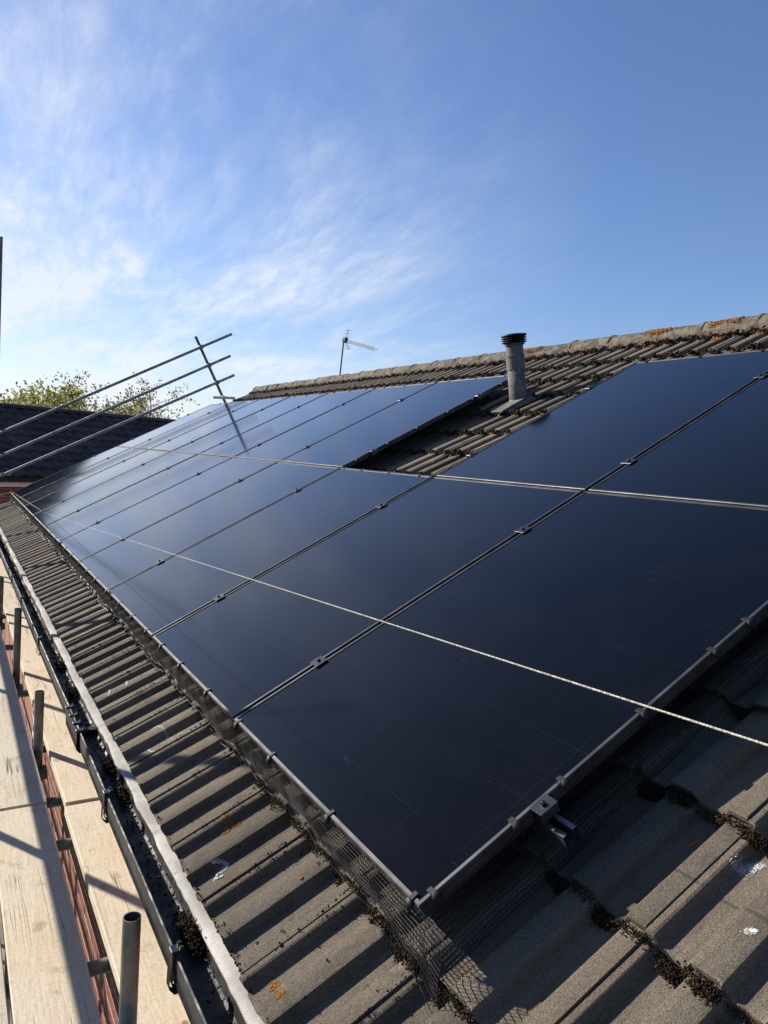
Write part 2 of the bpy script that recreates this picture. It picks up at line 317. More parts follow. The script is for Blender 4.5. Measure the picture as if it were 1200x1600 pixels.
k = NM('grass', .95, 0, .15); k.color(k.mix(k.rng(k.noise(.6, 6, .7), .35, .7), (.035, .06, .018), (.08, .10, .035))).bump(k.noise(30, 5), .6, .05); M['grass'] = k.mat
k = NM('paving', .9, 0, .2); k.color(k.mix(k.rng(k.noise(3, 6, .7), .35, .7), (.16, .15, .14), (.26, .25, .23))); M['paving'] = k.mat
k = NM('bark', .95, 0, .15); k.color(k.mix(k.noise(14, 5), (.035, .028, .02), (.09, .075, .055))); M['bark'] = k.mat
def leafmat(name, a, b):
    k = NM(name, .7, 0, .3); k.color(k.mix(k.rng(k.noise(1.7, 4), .35, .65), a, b)); k.b.inputs['Subsurface Weight'].default_value = 0
    tr = k.n('ShaderNodeBsdfTranslucent'); tr.inputs[0].default_value = (*[min(1, x * 1.6) for x in b], 1); ms = k.n('ShaderNodeMixShader'); ms.inputs[0].default_value = .35
    k.l(k.b.outputs[0], ms.inputs[1]); k.l(tr.outputs[0], ms.inputs[2]); k.l(ms.outputs[0], k.t.nodes['Material Output'].inputs[0]); return k.mat
M['leaf_olive'] = leafmat('spring_leaf_yellow_green', (.12, .125, .025), (.20, .19, .045))
M['leaf_brown'] = leafmat('spring_leaf_pale', (.085, .085, .035), (.15, .14, .06))
# ------------------------------------------------------------------ ground
GZ = -5.4
g = MB(); g.add([(-600, -600, GZ), (600, -600, GZ), (600, 600, GZ), (-600, 600, GZ)], [(0, 1, 2, 3)]); tag(g.build('ground', M['grass']), kind='structure')
g = MB(); g.box((-14, -2.2, GZ), (6, -.115, GZ + .05)); tag(g.build('path', M['paving']), kind='structure')
# ------------------------------------------------------------------ the house
HX0, HX1 = -12.02, 3.28
NT = -0.128                                  # rib tops at a tile nose, in roof coordinates
GA = 0.336
VS = [-0.35] + [-0.032 + GA * i for i in range(14)]
APEX_V = 4.53
PROF = [(0, -.004), (.013, -.004), (.018, -.0065), (.023, -.0130), (.028, -.0250), (.034, -.0285), (.082, -.0285), (.087, -.0270), (.101, -.0025), (.107, 0), (.160, 0), (.166, -.0020), (.1705, -.0080), (.177, -.0255), (.183, -.0285), (.232, -.0285), (.237, -.0270), (.251, -.0025), (.257, 0), (.2962, 0), (.2974, -.0012)]
PX = np.array([a for a, b in PROF]); PN = np.array([b for a, b in PROF])
def tile_n(x, v):
    kx = (x - HX0) % .3; k_ = 0
    for i, a in enumerate(VS):
        if v >= a: k_ = i
    return NT + float(np.interp(kx, PX, PN)) - .024 * (v - VS[k_]) / GA
def tile_mb(length=.40, tilt=True, worn=0.0, seed=0):
    r = random.Random(seed); mb = MB(); n = len(PROF); rows = []
    dn = -.024 / GA
    nose = [r.uniform(-1, 1) * worn for _ in range(n)]
    for (vv, dd) in ((0.0, -.016), (0.0, -.004), (.004, -.0006), (length, 0)):
        rows.append([(x, vv + (nose[i] if vv < .01 else 0), h + dd + dn * vv) for i, (x, h) in enumerate(PROF)])
    vs = [p for rw in rows for p in rw]; fs = []
    for j in range(3):
        for i in range(n - 1): a = j * n + i; fs.append((a, a + 1, a + 1 + n, a + n))
    mb.add(vs, fs, 0, True)
    # right edge drop and left edge drop
    for i in (0, n - 1):
        top = [rows[j][i] for j in range(4)]; bot = [(p[0], p[1], p[2] - .018) for p in top]
        q = top + bot; ff = [(j, j + 1, j + 5, j + 4) for j in range(3)]; mb.add(q, ff if i == 0 else [tuple(reversed(f)) for f in ff])
    return mb
house = empty('house', (-4.4, 4, GZ)); tag(house, 'brick house whose brown ribbed tile roof carries the solar panels', 'house')
HL = Vector((-4.4, 4, GZ))
# the roof: the underlay deck is the mesh of the part, tiles are its pieces
ay = APEX_V * ca + .14 * sa; az = APEX_V * sa - .14 * ca
dk = MB(); zz = -.24
P0 = toW(HX0, -.30, zz); P1 = toW(HX0, APEX_V - .02, zz)
dk.add([(HX0 + .02, P0.y, P0.z), (HX1 - .02, P0.y, P0.z), (HX1 - .02, P1.y, P1.z), (HX0 + .02, P1.y, P1.z)], [(0, 1, 2, 3)])
roof = dk.build('roof', M['underlay'], house, -HL)
# candidate tiles
cand = []
for ci, v0 in enumerate(VS):
    for ti in range(51):
        x0 = HX0 + .3 * ti; nn = NT
        c = toW(x0 + .15, v0 + .16, NT); vis = 0.0
        pj = [project(toW(x0 + a, v0 + b, NT)) for a, b in ((0, 0), (.3, 0), (.3, .336), (0, .336))]
        if all(p is not None for p in pj):
            A = 0.5 * abs(sum(pj[i][0] * pj[(i + 1) % 4][1] - pj[(i + 1) % 4][0] * pj[i][1] for i in range(4)))
            cx_ = sum(p[0] for p in pj) / 4; cy_ = sum(p[1] for p in pj) / 4
            inf = -60 < cx_ < 1260 and -60 < cy_ < 1680
            xc, vc = x0 + .15, v0 + .17
            under = (-11.3 < xc < -.05 and 0.12 < vc < 3.3) and not (-3.6 < xc < -2.2 and vc > 1.65) 
            hidden = under
            vis = A * (1 if inf else .02) * (0 if hidden else 1)
        cand.append((vis, ci, ti, x0, v0))
cand.sort(reverse=True)
meshes = [tile_mb(.40, worn=.0035, seed=i).mesh('roof_tile', M['tile']) for i in range(6)]
short = [tile_mb(.13, worn=.003, seed=i).mesh('roof_tile', M['tile']) for i in range(2)]
for me in meshes + short: me.set_sharp_from_angle(angle=math.radians(24))
rest = MB(); ri = random.Random(3)
Rinv = RX
for idx, (vis, ci, ti, x0, v0) in enumerate(cand):
    jx, jv, jn, jr = ri.uniform(-.0012, .0012), ri.uniform(-.005, .005), ri.uniform(-.0015, .0015), ri.uniform(-.004, .004)
    last = ci == len(VS) - 1
    if idx < 298:
        me = short[ti % 2] if last else meshes[ri.randrange(6)]
        o = link('roof_tile', me, roof, toW(x0 + jx, v0 + jv, NT + jn), (AL, 0, jr))
    else:
        mb = tile_mb(.13 if last else .40, worn=.003, seed=idx)
        T = Matrix.Translation(toW(x0 + jx, v0 + jv, NT + jn)) @ RX @ Matrix.Rotation(jr, 4, 'Z')
        rest.add([T @ Vector(p) for p in mb.v], mb.f, 0, True)
rf = rest.build('roof_tile_field', M['tile'], roof); rf.data.set_sharp_from_angle(angle=math.radians(24)); tag(rf, kind='stuff')
# rear slope
bk = MB()
for i in range(51):
    x0 = HX0 + .3 * i
    for j in range(len(PROF) - 1):
        (xa, ha), (xb, hb) = PROF[j], PROF[j + 1]
        def rr(x, h, v): p = toW(x, v, NT + h); return (p.x, 2 * ay - p.y, p.z)
        bk.add([rr(x0 + xa, ha, APEX_V - .06), rr(x0 + xb, hb, APEX_V - .06), rr(x0 + xb, hb, -.35), rr(x0 + xa, ha, -.35)], [(0, 1, 2, 3)])
tag(bk.build('rear_roof_slope', M['tile'], roof), kind='stuff')
# ridge tiles on a mortar bed
def ridge_mesh(r, length, arc=76, n=10, rough=.004, seed=0):
    q = random.Random(seed); mb = MB(); vs = []
    for x, dr in ((0, .0), (.004, .006), (.03, .006), (.034, 0), (length * .5, 0), (length, -.003)):
        for i in range(n + 1):
            a = math.radians(-arc + 2 * arc * i / n); rr_ = r + dr + q.uniform(-rough, rough); vs.append((x, rr_ * math.sin(a), rr_ * math.cos(a)))
    fs = []
    for j in range(5):
        for i in range(n): a = j * (n + 1) + i; fs.append((a, a + n + 1, a + n + 2, a + 1))
    mb.add(vs, fs, 0, False)
    e = [(0, .82 * p[1], .82 * p[2]) for p in vs[:n + 1]]; mb.add(list(vs[:n + 1]) + e, [(i, i + 1, i + n + 2, i + n + 1) for i in range(n)])
    return mb
rm = [ridge_mesh(.112, .475, rough=.003, seed=i).mesh('ridge_tile', M['ridge']) for i in range(5)]
for i in range(34):
    o = link('ridge_tile', rm[i % 5], roof, (HX0 + .02 + .45 * i, ay + ri.uniform(-.006, .006), az - .066 + ri.uniform(-.005, .006)), (ri.uniform(-.03, .03), ri.uniform(-.008, .008), ri.uniform(-.008, .008)))
bm_ = MB()
for s_ in (-1, 1):
    vs = []; fs = []; N = 150
    for i in range(N + 1):
        x = HX0 + .03 + (HX1 - HX0 - .06) * i / N; w = ri.uniform(-.008, .010)
        for a, b in ((.085, .0), (.122 + w, -.025), (.128 + w, -.075), (.08, -.09)): vs.append((x, ay + s_ * a, az - .012 + b))
    for i in range(N):
        for j in range(3): a = i * 4 + j; fs.append((a, a + 4, a + 5, a + 1))
    bm_.add(vs, fs)
bm_.build('ridge_mortar', M['ridge'], roof)
# verge: mortar undercloak strip at the far gable, stepped under each course
vg = MB()
for i, v in enumerate(VS):
    L = (VS[i + 1] if i + 1 < len(VS) else APEX_V - .05) - v
    for xe, w in ((HX0, 1), (HX1, -1)):
        a = toW(xe, v, NT); 
        T = Matrix.Translation(a) @ RX; lo, hi = (-.012, .004, -.075), (.05, L + .002, -.034)
        if w < 0: lo, hi = (-.05, .004, -.075), (.012, L + .002, -.034)
        vg.box(lo, hi, 0, T)
vg.build('verge_mortar', M['mortar'], roof)
# walls
WY = -.10
wl_ = MB(); wl_.box((HX0 + .12, WY + .012, GZ), (HX1 - .12, 2 * ay - WY, -.42)); wall = wl_.build('wall', M['brickwall'], house, -HL)
for xg in (HX0 + .12, HX1 - .32):
    gb = MB(); y0, y1 = WY + .012, 2 * ay - WY; zt = az - .2 - .06; z0 = -.42
    ye = (zt - z0) / math.tan(AL); vs = []
    for x in (xg, xg + .2): vs += [(x, y0, z0), (x, y1, z0), (x, ay + .3, zt - .1), (x, ay - .3, zt - .1)]
    gb.add(vs, [(0, 3, 2, 1), (4, 5, 6, 7), (0, 4, 7, 3), (1, 2, 6, 5), (3, 7, 6, 2)]); gb.build('gable_wall', M['brickwall'], house, -HL)
mo = MB(); mo.box((-6.4, WY, -4.6), (.6, WY + .011, -1.2)); mortar = mo.build('brickwork', M['mortar'], house, -HL)
bb = MB(); bb.box((-.106, -.0012, -.0305), (.106, .006, .0305), ch=.0008); bme = bb.mesh('brick', M['brick']); nb_ = 0; br = []
for row in range(46):
    z = -1.24 - row * .075
    for i in range(31):
        x = -6.25 + .225 * i + (.1125 if row % 2 else 0)
        d = np.array([x, WY, z]) - CW; s_ = (-.8 - CW[2]) / d[2]; hit = CW + d * s_; pj = project((x, WY, z))
        ok = -.43 < hit[1] < -.325 and -40 < pj[0] < 400 and 800 < pj[1] < 1700
        br.append((0 if ok else 1, abs(hit[1] + .375), x, z))
br.sort()
for i, (a, b, x, z) in enumerate(br):
    if a == 0 and nb_ < 290:
        link('brick', bme, mortar, (x + ri.uniform(-.002, .002), WY - .0012 + ri.uniform(-.0008, .0008), z), (0, ri.uniform(-.006, .006), 0)); nb_ += 1
fb = MB(); fb.box((HX0 + .05, -.215, -.50), (HX1 - .05, -.195, -.345)); fb.build('fascia', M['trim'], house, -HL)
fb = MB(); fb.box((HX0 + .05, -.194, -.50), (HX1 - .05, WY + .005, -.488)); fb.build('soffit', M['trim'], house, -HL)
# pale roofing felt that hangs out from under the eaves tiles
fe = MB(); vs = []; fs = []; N = 460
def wob(x, s): return math.sin(x * 1.7 + s) * .4 + math.sin(x * 4.3 + 2 * s) * .3 + math.sin(x * 11 + 5 * s) * .15 + math.sin(x * 29 + s) * .06
for i in range(N + 1):
    x = HX0 + .03 + (HX1 - HX0 - .06) * i / N
    w1, w2, w3 = wob(x, .3), wob(x, 1.9), wob(x, 4.1); e = ri.uniform(-.0012, .0012)
    edge = -.256 - .006 * w1 - .004 * math.sin(x * 17 + 3 * w2) * (w3 > .1) + e
    pr_ = [(-.18, -.335), (-.232, -.334 + .002 * w2), (-.245 - .003 * w1, -.337 + .003 * w2 + e), (edge + .003, -.340 + .003 * w3), (edge, -.344 + .003 * w3 + e), (edge + .012, -.350 + .002 * w3), (edge + .036, -.356 + e)]
    vs += [(x, y, z) for y, z in pr_]
for i in range(N):
    for j in range(6): a = i * 7 + j; fs.append((a, a + 7, a + 8, a + 1))
fe.add(vs, fs, 0, True); fo = fe.build('eaves_felt', M['felt'], house, -HL)
# ------------------------------------------------------------------ gutter
gut = empty('gutter', (-4.4, -.34, -.40)); GL = Vector((-4.4, -.34, -.40)); tag(gut, 'black square plastic gutter along the eaves beneath the pale felt', 'gutter')
sec = [(-.350, -.304), (-.3465, -.301), (-.343, -.304), (-.3455, -.310), (-.3445, -.372), (-.338, -.381), (-.262, -.381), (-.255, -.375), (-.252, -.345), (-.249, -.345), (-.252, -.379), (-.260, -.3845), (-.340, -.3845), (-.348, -.376), (-.350, -.312)]
def extr(sec, x0, x1, mb, dy=0, dz=0, n=1, wobf=None):
    K = len(sec); vs = []
    for i in range(n + 1):
        x = x0 + (x1 - x0) * i / n; q = wobf(x) if wobf else 0
        vs += [(x, y + dy, z + dz + q) for y, z in sec]
    fs = []
    for i in range(n):
        for j in range(K): a = i * K + j; b = i * K + (j + 1) % K; fs.append((a, b, b + K, a + K))
    mb.add(vs, fs)
wg = lambda x: .003 * math.sin(x * 2.1) + .002 * math.sin(x * 5)
for a, b in ((HX0 - .02, -7.005), (-6.995, -2.155), (-2.145, HX1 + .02)):
    q = MB(); extr(sec, a, b, q, n=int((b - a) / .15), wobf=wg); q.build('channel', M['gutter'], gut, -GL)
def bracket(x, w=.028):
    q = MB(); s2 = [(y + (-.004 if y < -.30 else .0) , z + (-.004 if z < -.36 else 0)) for y, z in [(-.3495, -.335), (-.351, -.372), (-.342, -.384), (-.262, -.384), (-.252, -.378), (-.252, -.384), (-.262, -.392), (-.346, -.392), (-.358, -.377), (-.357, -.335)]]
    extr(s2, x - w / 2, x + w / 2, q, dz=wg(x)); q.box((x - w / 2, -.358, -.336 + wg(x)), (x + w / 2, -.350, -.296 + wg(x))); b = q.build('bracket', M['blackplastic'], gut, -GL)
    c = MB(); c.box((x - w / 2, -.360, -.2955 + wg(x)), (x + w / 2, -.336, -.289 + wg(x)), ch=.0015); c.box((x - w / 2, -.341, -.297 + wg(x)), (x - w / 2 + .008, -.332, -.282 + wg(x))); c.box((x + w / 2 - .008, -.341, -.297 + wg(x)), (x + w / 2, -.332, -.282 + wg(x))); c.build('clip', M['clamp'], b)
for x in (2.4, 1.45, .5, -.49, -1.38, -3.57, -4.80, -5.75, -7.9, -8.9, -9.9, -10.9): bracket(x)
q = MB(); s3 = [(-.3515, -.318), (-.3525, -.374), (-.342, -.3855), (-.262, -.3855), (-.254, -.378), (-.254, -.384), (-.262, -.394), (-.348, -.394), (-.361, -.378), (-.360, -.318)]
extr(s3, -2.30, -1.98, q, dz=wg(-2.15)); q.box((-2.30, -.361, -.318), (-1.98, -.353, -.298)); q.box((-2.17, -.34, -.3805), (-2.13, -.262, -.352)); un = q.build('union', M['blackplastic'], gut, -GL)
for x in (-2.29, -2.18, -2.08, -1.99): c = MB(); c.box((x - .012, -.364, -.300), (x + .012, -.334, -.292), ch=.0015); c.box((x - .012, -.338, -.303), (x - .004, -.330, -.286)); c.box((x + .004, -.338, -.303), (x + .012, -.330, -.286)); c.build('clip', M['clamp'], un)
for x in (HX0 - .02, HX1 + .02): q = MB(); q.box((x - .004, -.352, -.386), (x + .004, -.249, -.300)); q.build('stop_end', M['blackplastic'], gut, -GL)
# moss and muck washed into the gutter
P = []; Z = []
for i in range(8000):
    x = -12 + 12.6 * (1 - rng.random() ** .6); d = .5 + .5 * math.sin(x * 3.1 + 1) * math.sin(x * 7.7); 
    if rng.random() > .35 + .65 * d: continue
    y = -.262 - abs(rng.normal()) * (.012 + .02 * d); P.append((x, max(y, -.335), -.378 + rng.random() * (.006 + .03 * d * max(0, 1 - (-.262 - y) / .05)))); Z.append(.0015 + .0035 * rng.random())
for i, xc in enumerate((-.60, -.63, -.66, -.05, .0, -1.5, -1.75, -2.7, -3.2)):
    for j in range(300): P.append((xc + rng.normal() * .028, -.272 + rng.normal() * .008, -.372 + abs(rng.normal()) * .016)); Z.append(.0013 + .003 * rng.random())
for xc in (-.60, -.64, -.05, -1.5, -1.75, -2.7, -3.2):
    for j in range(26): P.append((xc + rng.normal() * .028, -.276 + rng.normal() * .008, -.374 + abs(rng.normal()) * .010)); Z.append(.006 + .004 * rng.random())
tag(crumbs('gutter_moss', P, Z, M['moss']), 'dark moss and muck lying in the black gutter', 'moss', kind='stuff')
# ------------------------------------------------------------------ solar panels
PW, PH, PG = 1.134, 1.722, .020
PITCH = PW + PG
def frame_mb():
    mb = MB(); sec = [(0, -.032), (0, -.0018), (.0018, 0), (.0098, 0), (.0112, -.0030), (.0112, -.032)]; vs = []
    for d, z in sec: vs += [(d, d, z), (PW - d, d, z), (PW - d, PH - d, z), (d, PH - d, z)]
    fs = []; K = len(sec)
    for j in range(K - 1):
        for i in range(4): a = j * 4 + i; b = j * 4 + (i + 1) % 4; fs.append((a, b, b + 4, a + 4))
    mb.add(vs, fs); return mb
fme = frame_mb().mesh('frame', M['frame'])
gm = MB(); gm.box((.0105, .0105, -.0075), (PW - .0105, PH - .0105, -.0028)); gme = gm.mesh('glass', M['glass'])
bs = MB(); bs.box((.012, .012, -.011), (PW - .012, PH - .012, -.0085)); bsme = bs.mesh('back_sheet', M['underlay'])
cm = MB(); cm.box((-.029, -.024, .0005), (.029, .024, .0042), ch=.001); cm.box((-.0085, -.022, -.036), (.0085, .022, .0006)); cme = cm.mesh('clamp', M['clamp'])
bo = MB(); bo.lathe([(0, .0115), (.0055, .0115), (.0068, .0100), (.0068, .0043)], 10, sm=False); bo.lathe([(.0035, .0112), (.0035, .0120), (.0, .0122)], 8); bome = bo.mesh('bolt', M['bolt'])
em = MB(); em.box((-.004, -.026, .0005), (.036, .026, .0045), ch=.001); em.box((.003, -.024, -.036), (.009, .024, .0006)); em.box((.029, -.024, -.020), (.0345, .024, .0006)); eme = em.mesh('clamp', M['clamp'])
CV = (.354, 1.356)
panels = []
for row in range(2):
    for cidx in range(10):
        if row == 1 and cidx == 2: continue
        x1 = -PITCH * cidx; x0 = x1 - PW; v0 = row * (PH + .013); jn = ri.uniform(-.0012, .0012)
        p = empty('solar_panel', toW(x0, v0, jn), (AL + ri.uniform(-.0006, .0006), ri.uniform(-.0006, .0006), 0))
        link('frame', fme, p); link('glass', gme, p); link('back_sheet', bsme, p)
        for cv in (CV if row == 0 else (.280, 1.290)):
            if cidx < 9 and not (row == 1 and cidx == 1):
                c = link('clamp', cme, p, (-PG / 2, cv + ri.uniform(-.006, .006), 0), (0, 0, ri.uniform(-.03, .03))); link('bolt', bome, c, (0, 0, 0))
            else:
                c = link('clamp', eme, p, (-.002, cv, 0), (0, 0, math.pi)); link('bolt', bome, c, (.016, 0, .0005))
            if cidx == 0 or (row == 1 and cidx == 3):
                c = link('clamp', eme, p, (PW + .002, cv - .012, 0), (0, 0, ri.uniform(-.04, .04))); link('bolt', bome, c, (.016, 0, .0005))
        if row == 0:
            lab = 'black solar panel in the lower row, nearest the bottom right corner' if cidx == 0 else ('black solar panel in the lower row, farthest one beside the verge' if cidx == 9 else 'black solar panel, %s from the near end of the lower row' % ORD[cidx])
        else:
            lab = {0: 'black solar panel in the upper row at the right edge of the picture', 1: 'black solar panel in the upper row right of the vent pipe', 3: 'black solar panel in the upper row just left of the vent pipe', 9: 'black solar panel in the upper row, farthest one beside the verge'}.get(cidx, 'black solar panel, %s to the left of the vent pipe in the upper row' % ORD[cidx - 3])
        tag(p, lab, 'solar panel', 'solar panels in the %s row' % ('lower' if row == 0 else 'upper')); panels.append(p)
# mounting rails under the clamps
def rail(x0, x1, v, lab):
    mb = MB(); sec = [(-.02, -.078), (.02, -.078), (.02, -.036), (.008, -.036), (.008, -.040), (.016, -.040), (.016, -.074), (-.016, -.074), (-.016, -.040), (-.008, -.040), (-.008, -.036), (-.02, -.036)]
    K = len(sec); vs = [(x, v + a, b) for x in (x0, x1) for a, b in sec]; mb.add(vs, [(j, (j + 1) % K, (j + 1) % K + K, j + K) for j in range(K)])
    mb.add([(x0, v + a, b) for a, b in sec[0:3] + sec[5:7]], [(0, 1, 2, 3, 4)])
    base = toW((x0 + x1) / 2, v, -.1); r = empty('mounting_rail', base, ROOF)
    mb.build('channel', M['rail'], r, (-(x0 + x1) / 2, -v, .1))
    hk = MB(); hk.box((-.02, -.05, -.01), (.02, .03, -.004)); hk.box((-.02, .024, -.05), (.02, .03, -.004)); hme = hk.mesh('roof_hook', M['rail']); x = x0 + .25
    while x < x1: link('roof_hook', hme, r, (x - (x0 + x1) / 2, 0, .028)); x += .9
    tag(r, lab, 'mounting rail')
rail(-11.56, .082, CV[0] - .012, 'aluminium rail poking out under the lowest clamp of the array')
rail(-11.56, .03, CV[1] - .012, 'aluminium rail under the upper half of the lower panel row')
rail(-11.56, -3.42, PH + .013 + .28, 'aluminium rail under the lower half of the far upper panels')
rail(-11.56, -3.42, PH + .013 + 1.28, 'aluminium rail under the upper half of the far upper panels')
rail(-2.34, .03, PH + .013 + .28, 'aluminium rail under the lower half of the near upper panels')
rail(-2.34, .03, PH + .013 + 1.28, 'aluminium rail under the upper half of the near upper panels')
# ------------------------------------------------------------------ bird mesh skirts
k = NM('bird_wire_shade_tone', .6, .0, .3); k.color((.007, .007, .008)); M['wire_shade_tone'] = k.mat  # darkened wire copy: the side skirts' shade is put into its colour
def wires(lines, r):
    """triangular wires as one mesh; lines: list of point lists"""
    mb = MB()
    for pts in lines: mb.tube(pts, r, 3, 0, False)
    mb.smooth = [False] * len(mb.f); return mb
def skirt(L, prof, label, r=.0009, step=.0125, strands=14, clips=(), clipfn=None, seg=2, mat='wire_shade_tone'):
    """prof(s, t): roof coords of the sheet at length s and t 0..1 down from the panel"""
    base = prof(L / 2, 1.0); B = Vector(base); root = empty('bird_mesh', toW(*base), ROOF)
    lines = []
    n = int(L / step); S_ = [i * step for i in range(n + 1)]
    for j in range(strands):
        t = j / (strands - 1); lines.append([Vector(prof(S_[i], t)) - B for i in range(0, n + 1, seg)])
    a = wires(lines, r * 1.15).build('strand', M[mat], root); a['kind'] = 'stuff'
    lines = [[Vector(prof(s_, t)) - B for t in (0, .2, .4, .6, .8, 1)] for s_ in S_]
    a = wires(lines, r * .65).build('cross_wire', M['wire_shade_tone'], root); a['kind'] = 'stuff'
    if clipfn:
        cl_ = MB(); cl_.box((-.007, -.011, -.012), (.007, .012, .0025), ch=.0012); cl_.lathe([(.012, -.006), (.013, -.002), (.012, .0015), (.0, .003)], 10, 0, Matrix.Translation((0, -.016, -.006)) @ Matrix.Rotation(.9, 4, 'X')); cl_.tube([(0, -.018, -.006), (.001, -.024, -.022), (.003, -.020, -.034)], .0022, 5); me = cl_.mesh('clip', M['blackplastic'])
        for s_ in clips:
            q, rz = clipfn(s_); link('clip', me, root, Vector(q) - B, (0, 0, rz + ri.uniform(-.12, .12)))
    tag(root, label, 'bird mesh', 'wire mesh skirts round the panels'); return root
def sn(s, f, p): return math.sin(s * f + p)
def bottom(s, t):
    x = .075 - s; w = .010 * sn(s, 5.3, .4) + .007 * sn(s, 13.1, 1.1) + .004 * sn(s, 31, 2)
    near = max(0, 1 - s / .30)
    v = .004 - .030 * math.sin(min(1, t * 1.1) * 2.2) * .55 - t * (.018 + .6 * w * t) - near * .030 * t
    n = -.004 - .150 * (t ** .92) + .010 * sn(s, 9, t * 2) * t * (1 - t)
    if x > 0: n -= (.012 + .25 * x) * (1 - t); v -= .1 * x
    if t > .9: v -= (t - .9) * .12; n = max(n, -.152)
    lim = tile_n(x, v) + .003 if t > .75 else -9
    n = max(n, lim)
    if x <= .002: v = min(v, -.001)
    return (x, v, n)
lowclips = [-.029, -.414, -.805, -1.098, -1.438, -1.808, -2.12, -2.411, -2.733, -3.067]
while lowclips[-1] > -11.3: lowclips.append(lowclips[-1] - .37 + ri.uniform(-.05, .05))
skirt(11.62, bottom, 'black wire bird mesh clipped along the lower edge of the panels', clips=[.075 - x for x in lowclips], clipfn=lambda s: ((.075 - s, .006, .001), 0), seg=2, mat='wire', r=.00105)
def right(s, t):
    w = .006 * sn(s, 5, 1) + .004 * sn(s, 17, 2)
    v = s - .01; x = .004 + .010 * math.sin(t * 2.6) + t * (.014 + w); n = -.006 - .150 * t
    if t > .7: n = max(n, tile_n(x, v) + .002)
    return (x, v, n)
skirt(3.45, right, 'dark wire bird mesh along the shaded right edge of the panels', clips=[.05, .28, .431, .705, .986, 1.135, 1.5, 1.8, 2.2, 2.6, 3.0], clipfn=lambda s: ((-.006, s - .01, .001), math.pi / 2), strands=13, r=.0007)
XG0, XG1 = -PITCH * 3 + PG, -PITCH * 2 - PW + PW
def gleft(s, t): x = -PITCH * 3 + PG + .003 + .012 * t; v = 1.75 + s; return (x, v, -.006 - .14 * t)
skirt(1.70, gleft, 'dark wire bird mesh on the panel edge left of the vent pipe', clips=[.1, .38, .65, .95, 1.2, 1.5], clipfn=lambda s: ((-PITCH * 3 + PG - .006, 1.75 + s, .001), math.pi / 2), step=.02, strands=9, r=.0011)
def gright(s, t): x = -PITCH * 2 - .003 - .012 * t; v = 1.75 + s; return (x, v, -.006 - .14 * t)
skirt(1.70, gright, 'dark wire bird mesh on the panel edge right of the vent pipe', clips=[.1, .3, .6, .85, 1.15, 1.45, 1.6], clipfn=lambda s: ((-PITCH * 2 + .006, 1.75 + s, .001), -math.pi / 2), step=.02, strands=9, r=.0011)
def gtop(s, t): return (-2.33 - s, PH + .002 + .010 * t, -.006 - .14 * t)
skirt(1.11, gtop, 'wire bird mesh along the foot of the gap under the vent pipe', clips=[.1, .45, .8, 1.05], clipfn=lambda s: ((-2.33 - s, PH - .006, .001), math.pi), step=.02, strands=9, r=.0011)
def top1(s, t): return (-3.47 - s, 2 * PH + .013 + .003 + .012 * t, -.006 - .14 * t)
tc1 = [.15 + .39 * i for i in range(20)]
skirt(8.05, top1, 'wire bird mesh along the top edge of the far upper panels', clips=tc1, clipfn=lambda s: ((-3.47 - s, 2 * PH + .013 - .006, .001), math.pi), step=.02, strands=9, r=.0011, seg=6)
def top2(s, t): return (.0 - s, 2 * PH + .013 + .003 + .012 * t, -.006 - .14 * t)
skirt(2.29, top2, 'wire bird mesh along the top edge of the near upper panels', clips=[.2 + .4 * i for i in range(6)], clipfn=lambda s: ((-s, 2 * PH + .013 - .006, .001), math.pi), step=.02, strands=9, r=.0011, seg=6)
# ------------------------------------------------------------------ vent pipe
pb = toW(-3.25, 3.19, -.165); ax = (Vector((-3.262, 2.812, 1.845)) - pb); Lp = ax.length; q = Vector((0, 0, 1)).rotation_difference(ax.normalized())
vp = empty('vent_pipe', pb); vp.rotation_mode = 'QUATERNION'; vp.rotation_quaternion = q
tag(vp, 'grey soil vent pipe with black louvred cap rising through the tiles', 'vent pipe')
b = MB(); b.lathe([(.065, -.10), (.065, .02), (.0645, .285), (.050, .287)], 28); b.build('pipe', M['pipe_old'], vp)
b = MB(); b.lathe([(.065, .270), (.0685, .268), (.069, .360), (.072, .362), (.072, .378), (.067, .380), (.0645, .382), (.0645, .452), (.080, .4522), (.076, .459), (.074, .464), (.058, .466)], 28, sm=False); b.build('coupling', M['pipe_grey'], vp)
b = MB()
for i in range(4):
    z = .474 + i * .0155; b.lathe([(.050, z - .003), (.091, z - .006), (.096, z - .0025), (.091, z + .001), (.055, z + .006), (.05, z + .012)], 28, sm=False)
b.lathe([(.096, .5215), (.094, .529), (.060, .534), (.0, .534)], 28)
for i in range(6): a = i * math.pi / 3; b.box((.066, -.003, .464), (.072, .003, .522), 0, Matrix.Rotation(a, 4, 'Z'))
b.build('cap', M['pipe_cap'], vp)
b = MB(); b.lathe([(.098, -.01), (.078, .018), (.066, .045), (.0615, .052)], 24); b.build('collar', M['lead'], vp)
fl = empty('pipe_flashing', toW(-3.25, 3.15, -.13), ROOF); tag(fl, 'pale grey flashing tile bent round the foot of the vent pipe', 'flashing')
b = MB(); vs = []; fs = []
for i in range(17):
    for j in range(13):
        x = -.15 + .33 * i / 16; v = -.17 + .31 * j / 12
        vs.append((x, v, tile_n(-3.25 + x, 3.15 + v) + .138 + .008 + ri.uniform(-.002, .002) + .014 * max(0, 1 - math.hypot(x, v - .02) / .15)))
for i in range(16):
    for j in range(12): a = i * 13 + j; fs.append((a, a + 13, a + 14, a + 1))
b.add(vs, fs, 0, True); b.build('apron', M['lead'], fl)
b = MB(); b.tube([(-.20, -.16, .020), (-.17, .12, .018)], .020, 10); b.build('roll', M['lead'], fl)
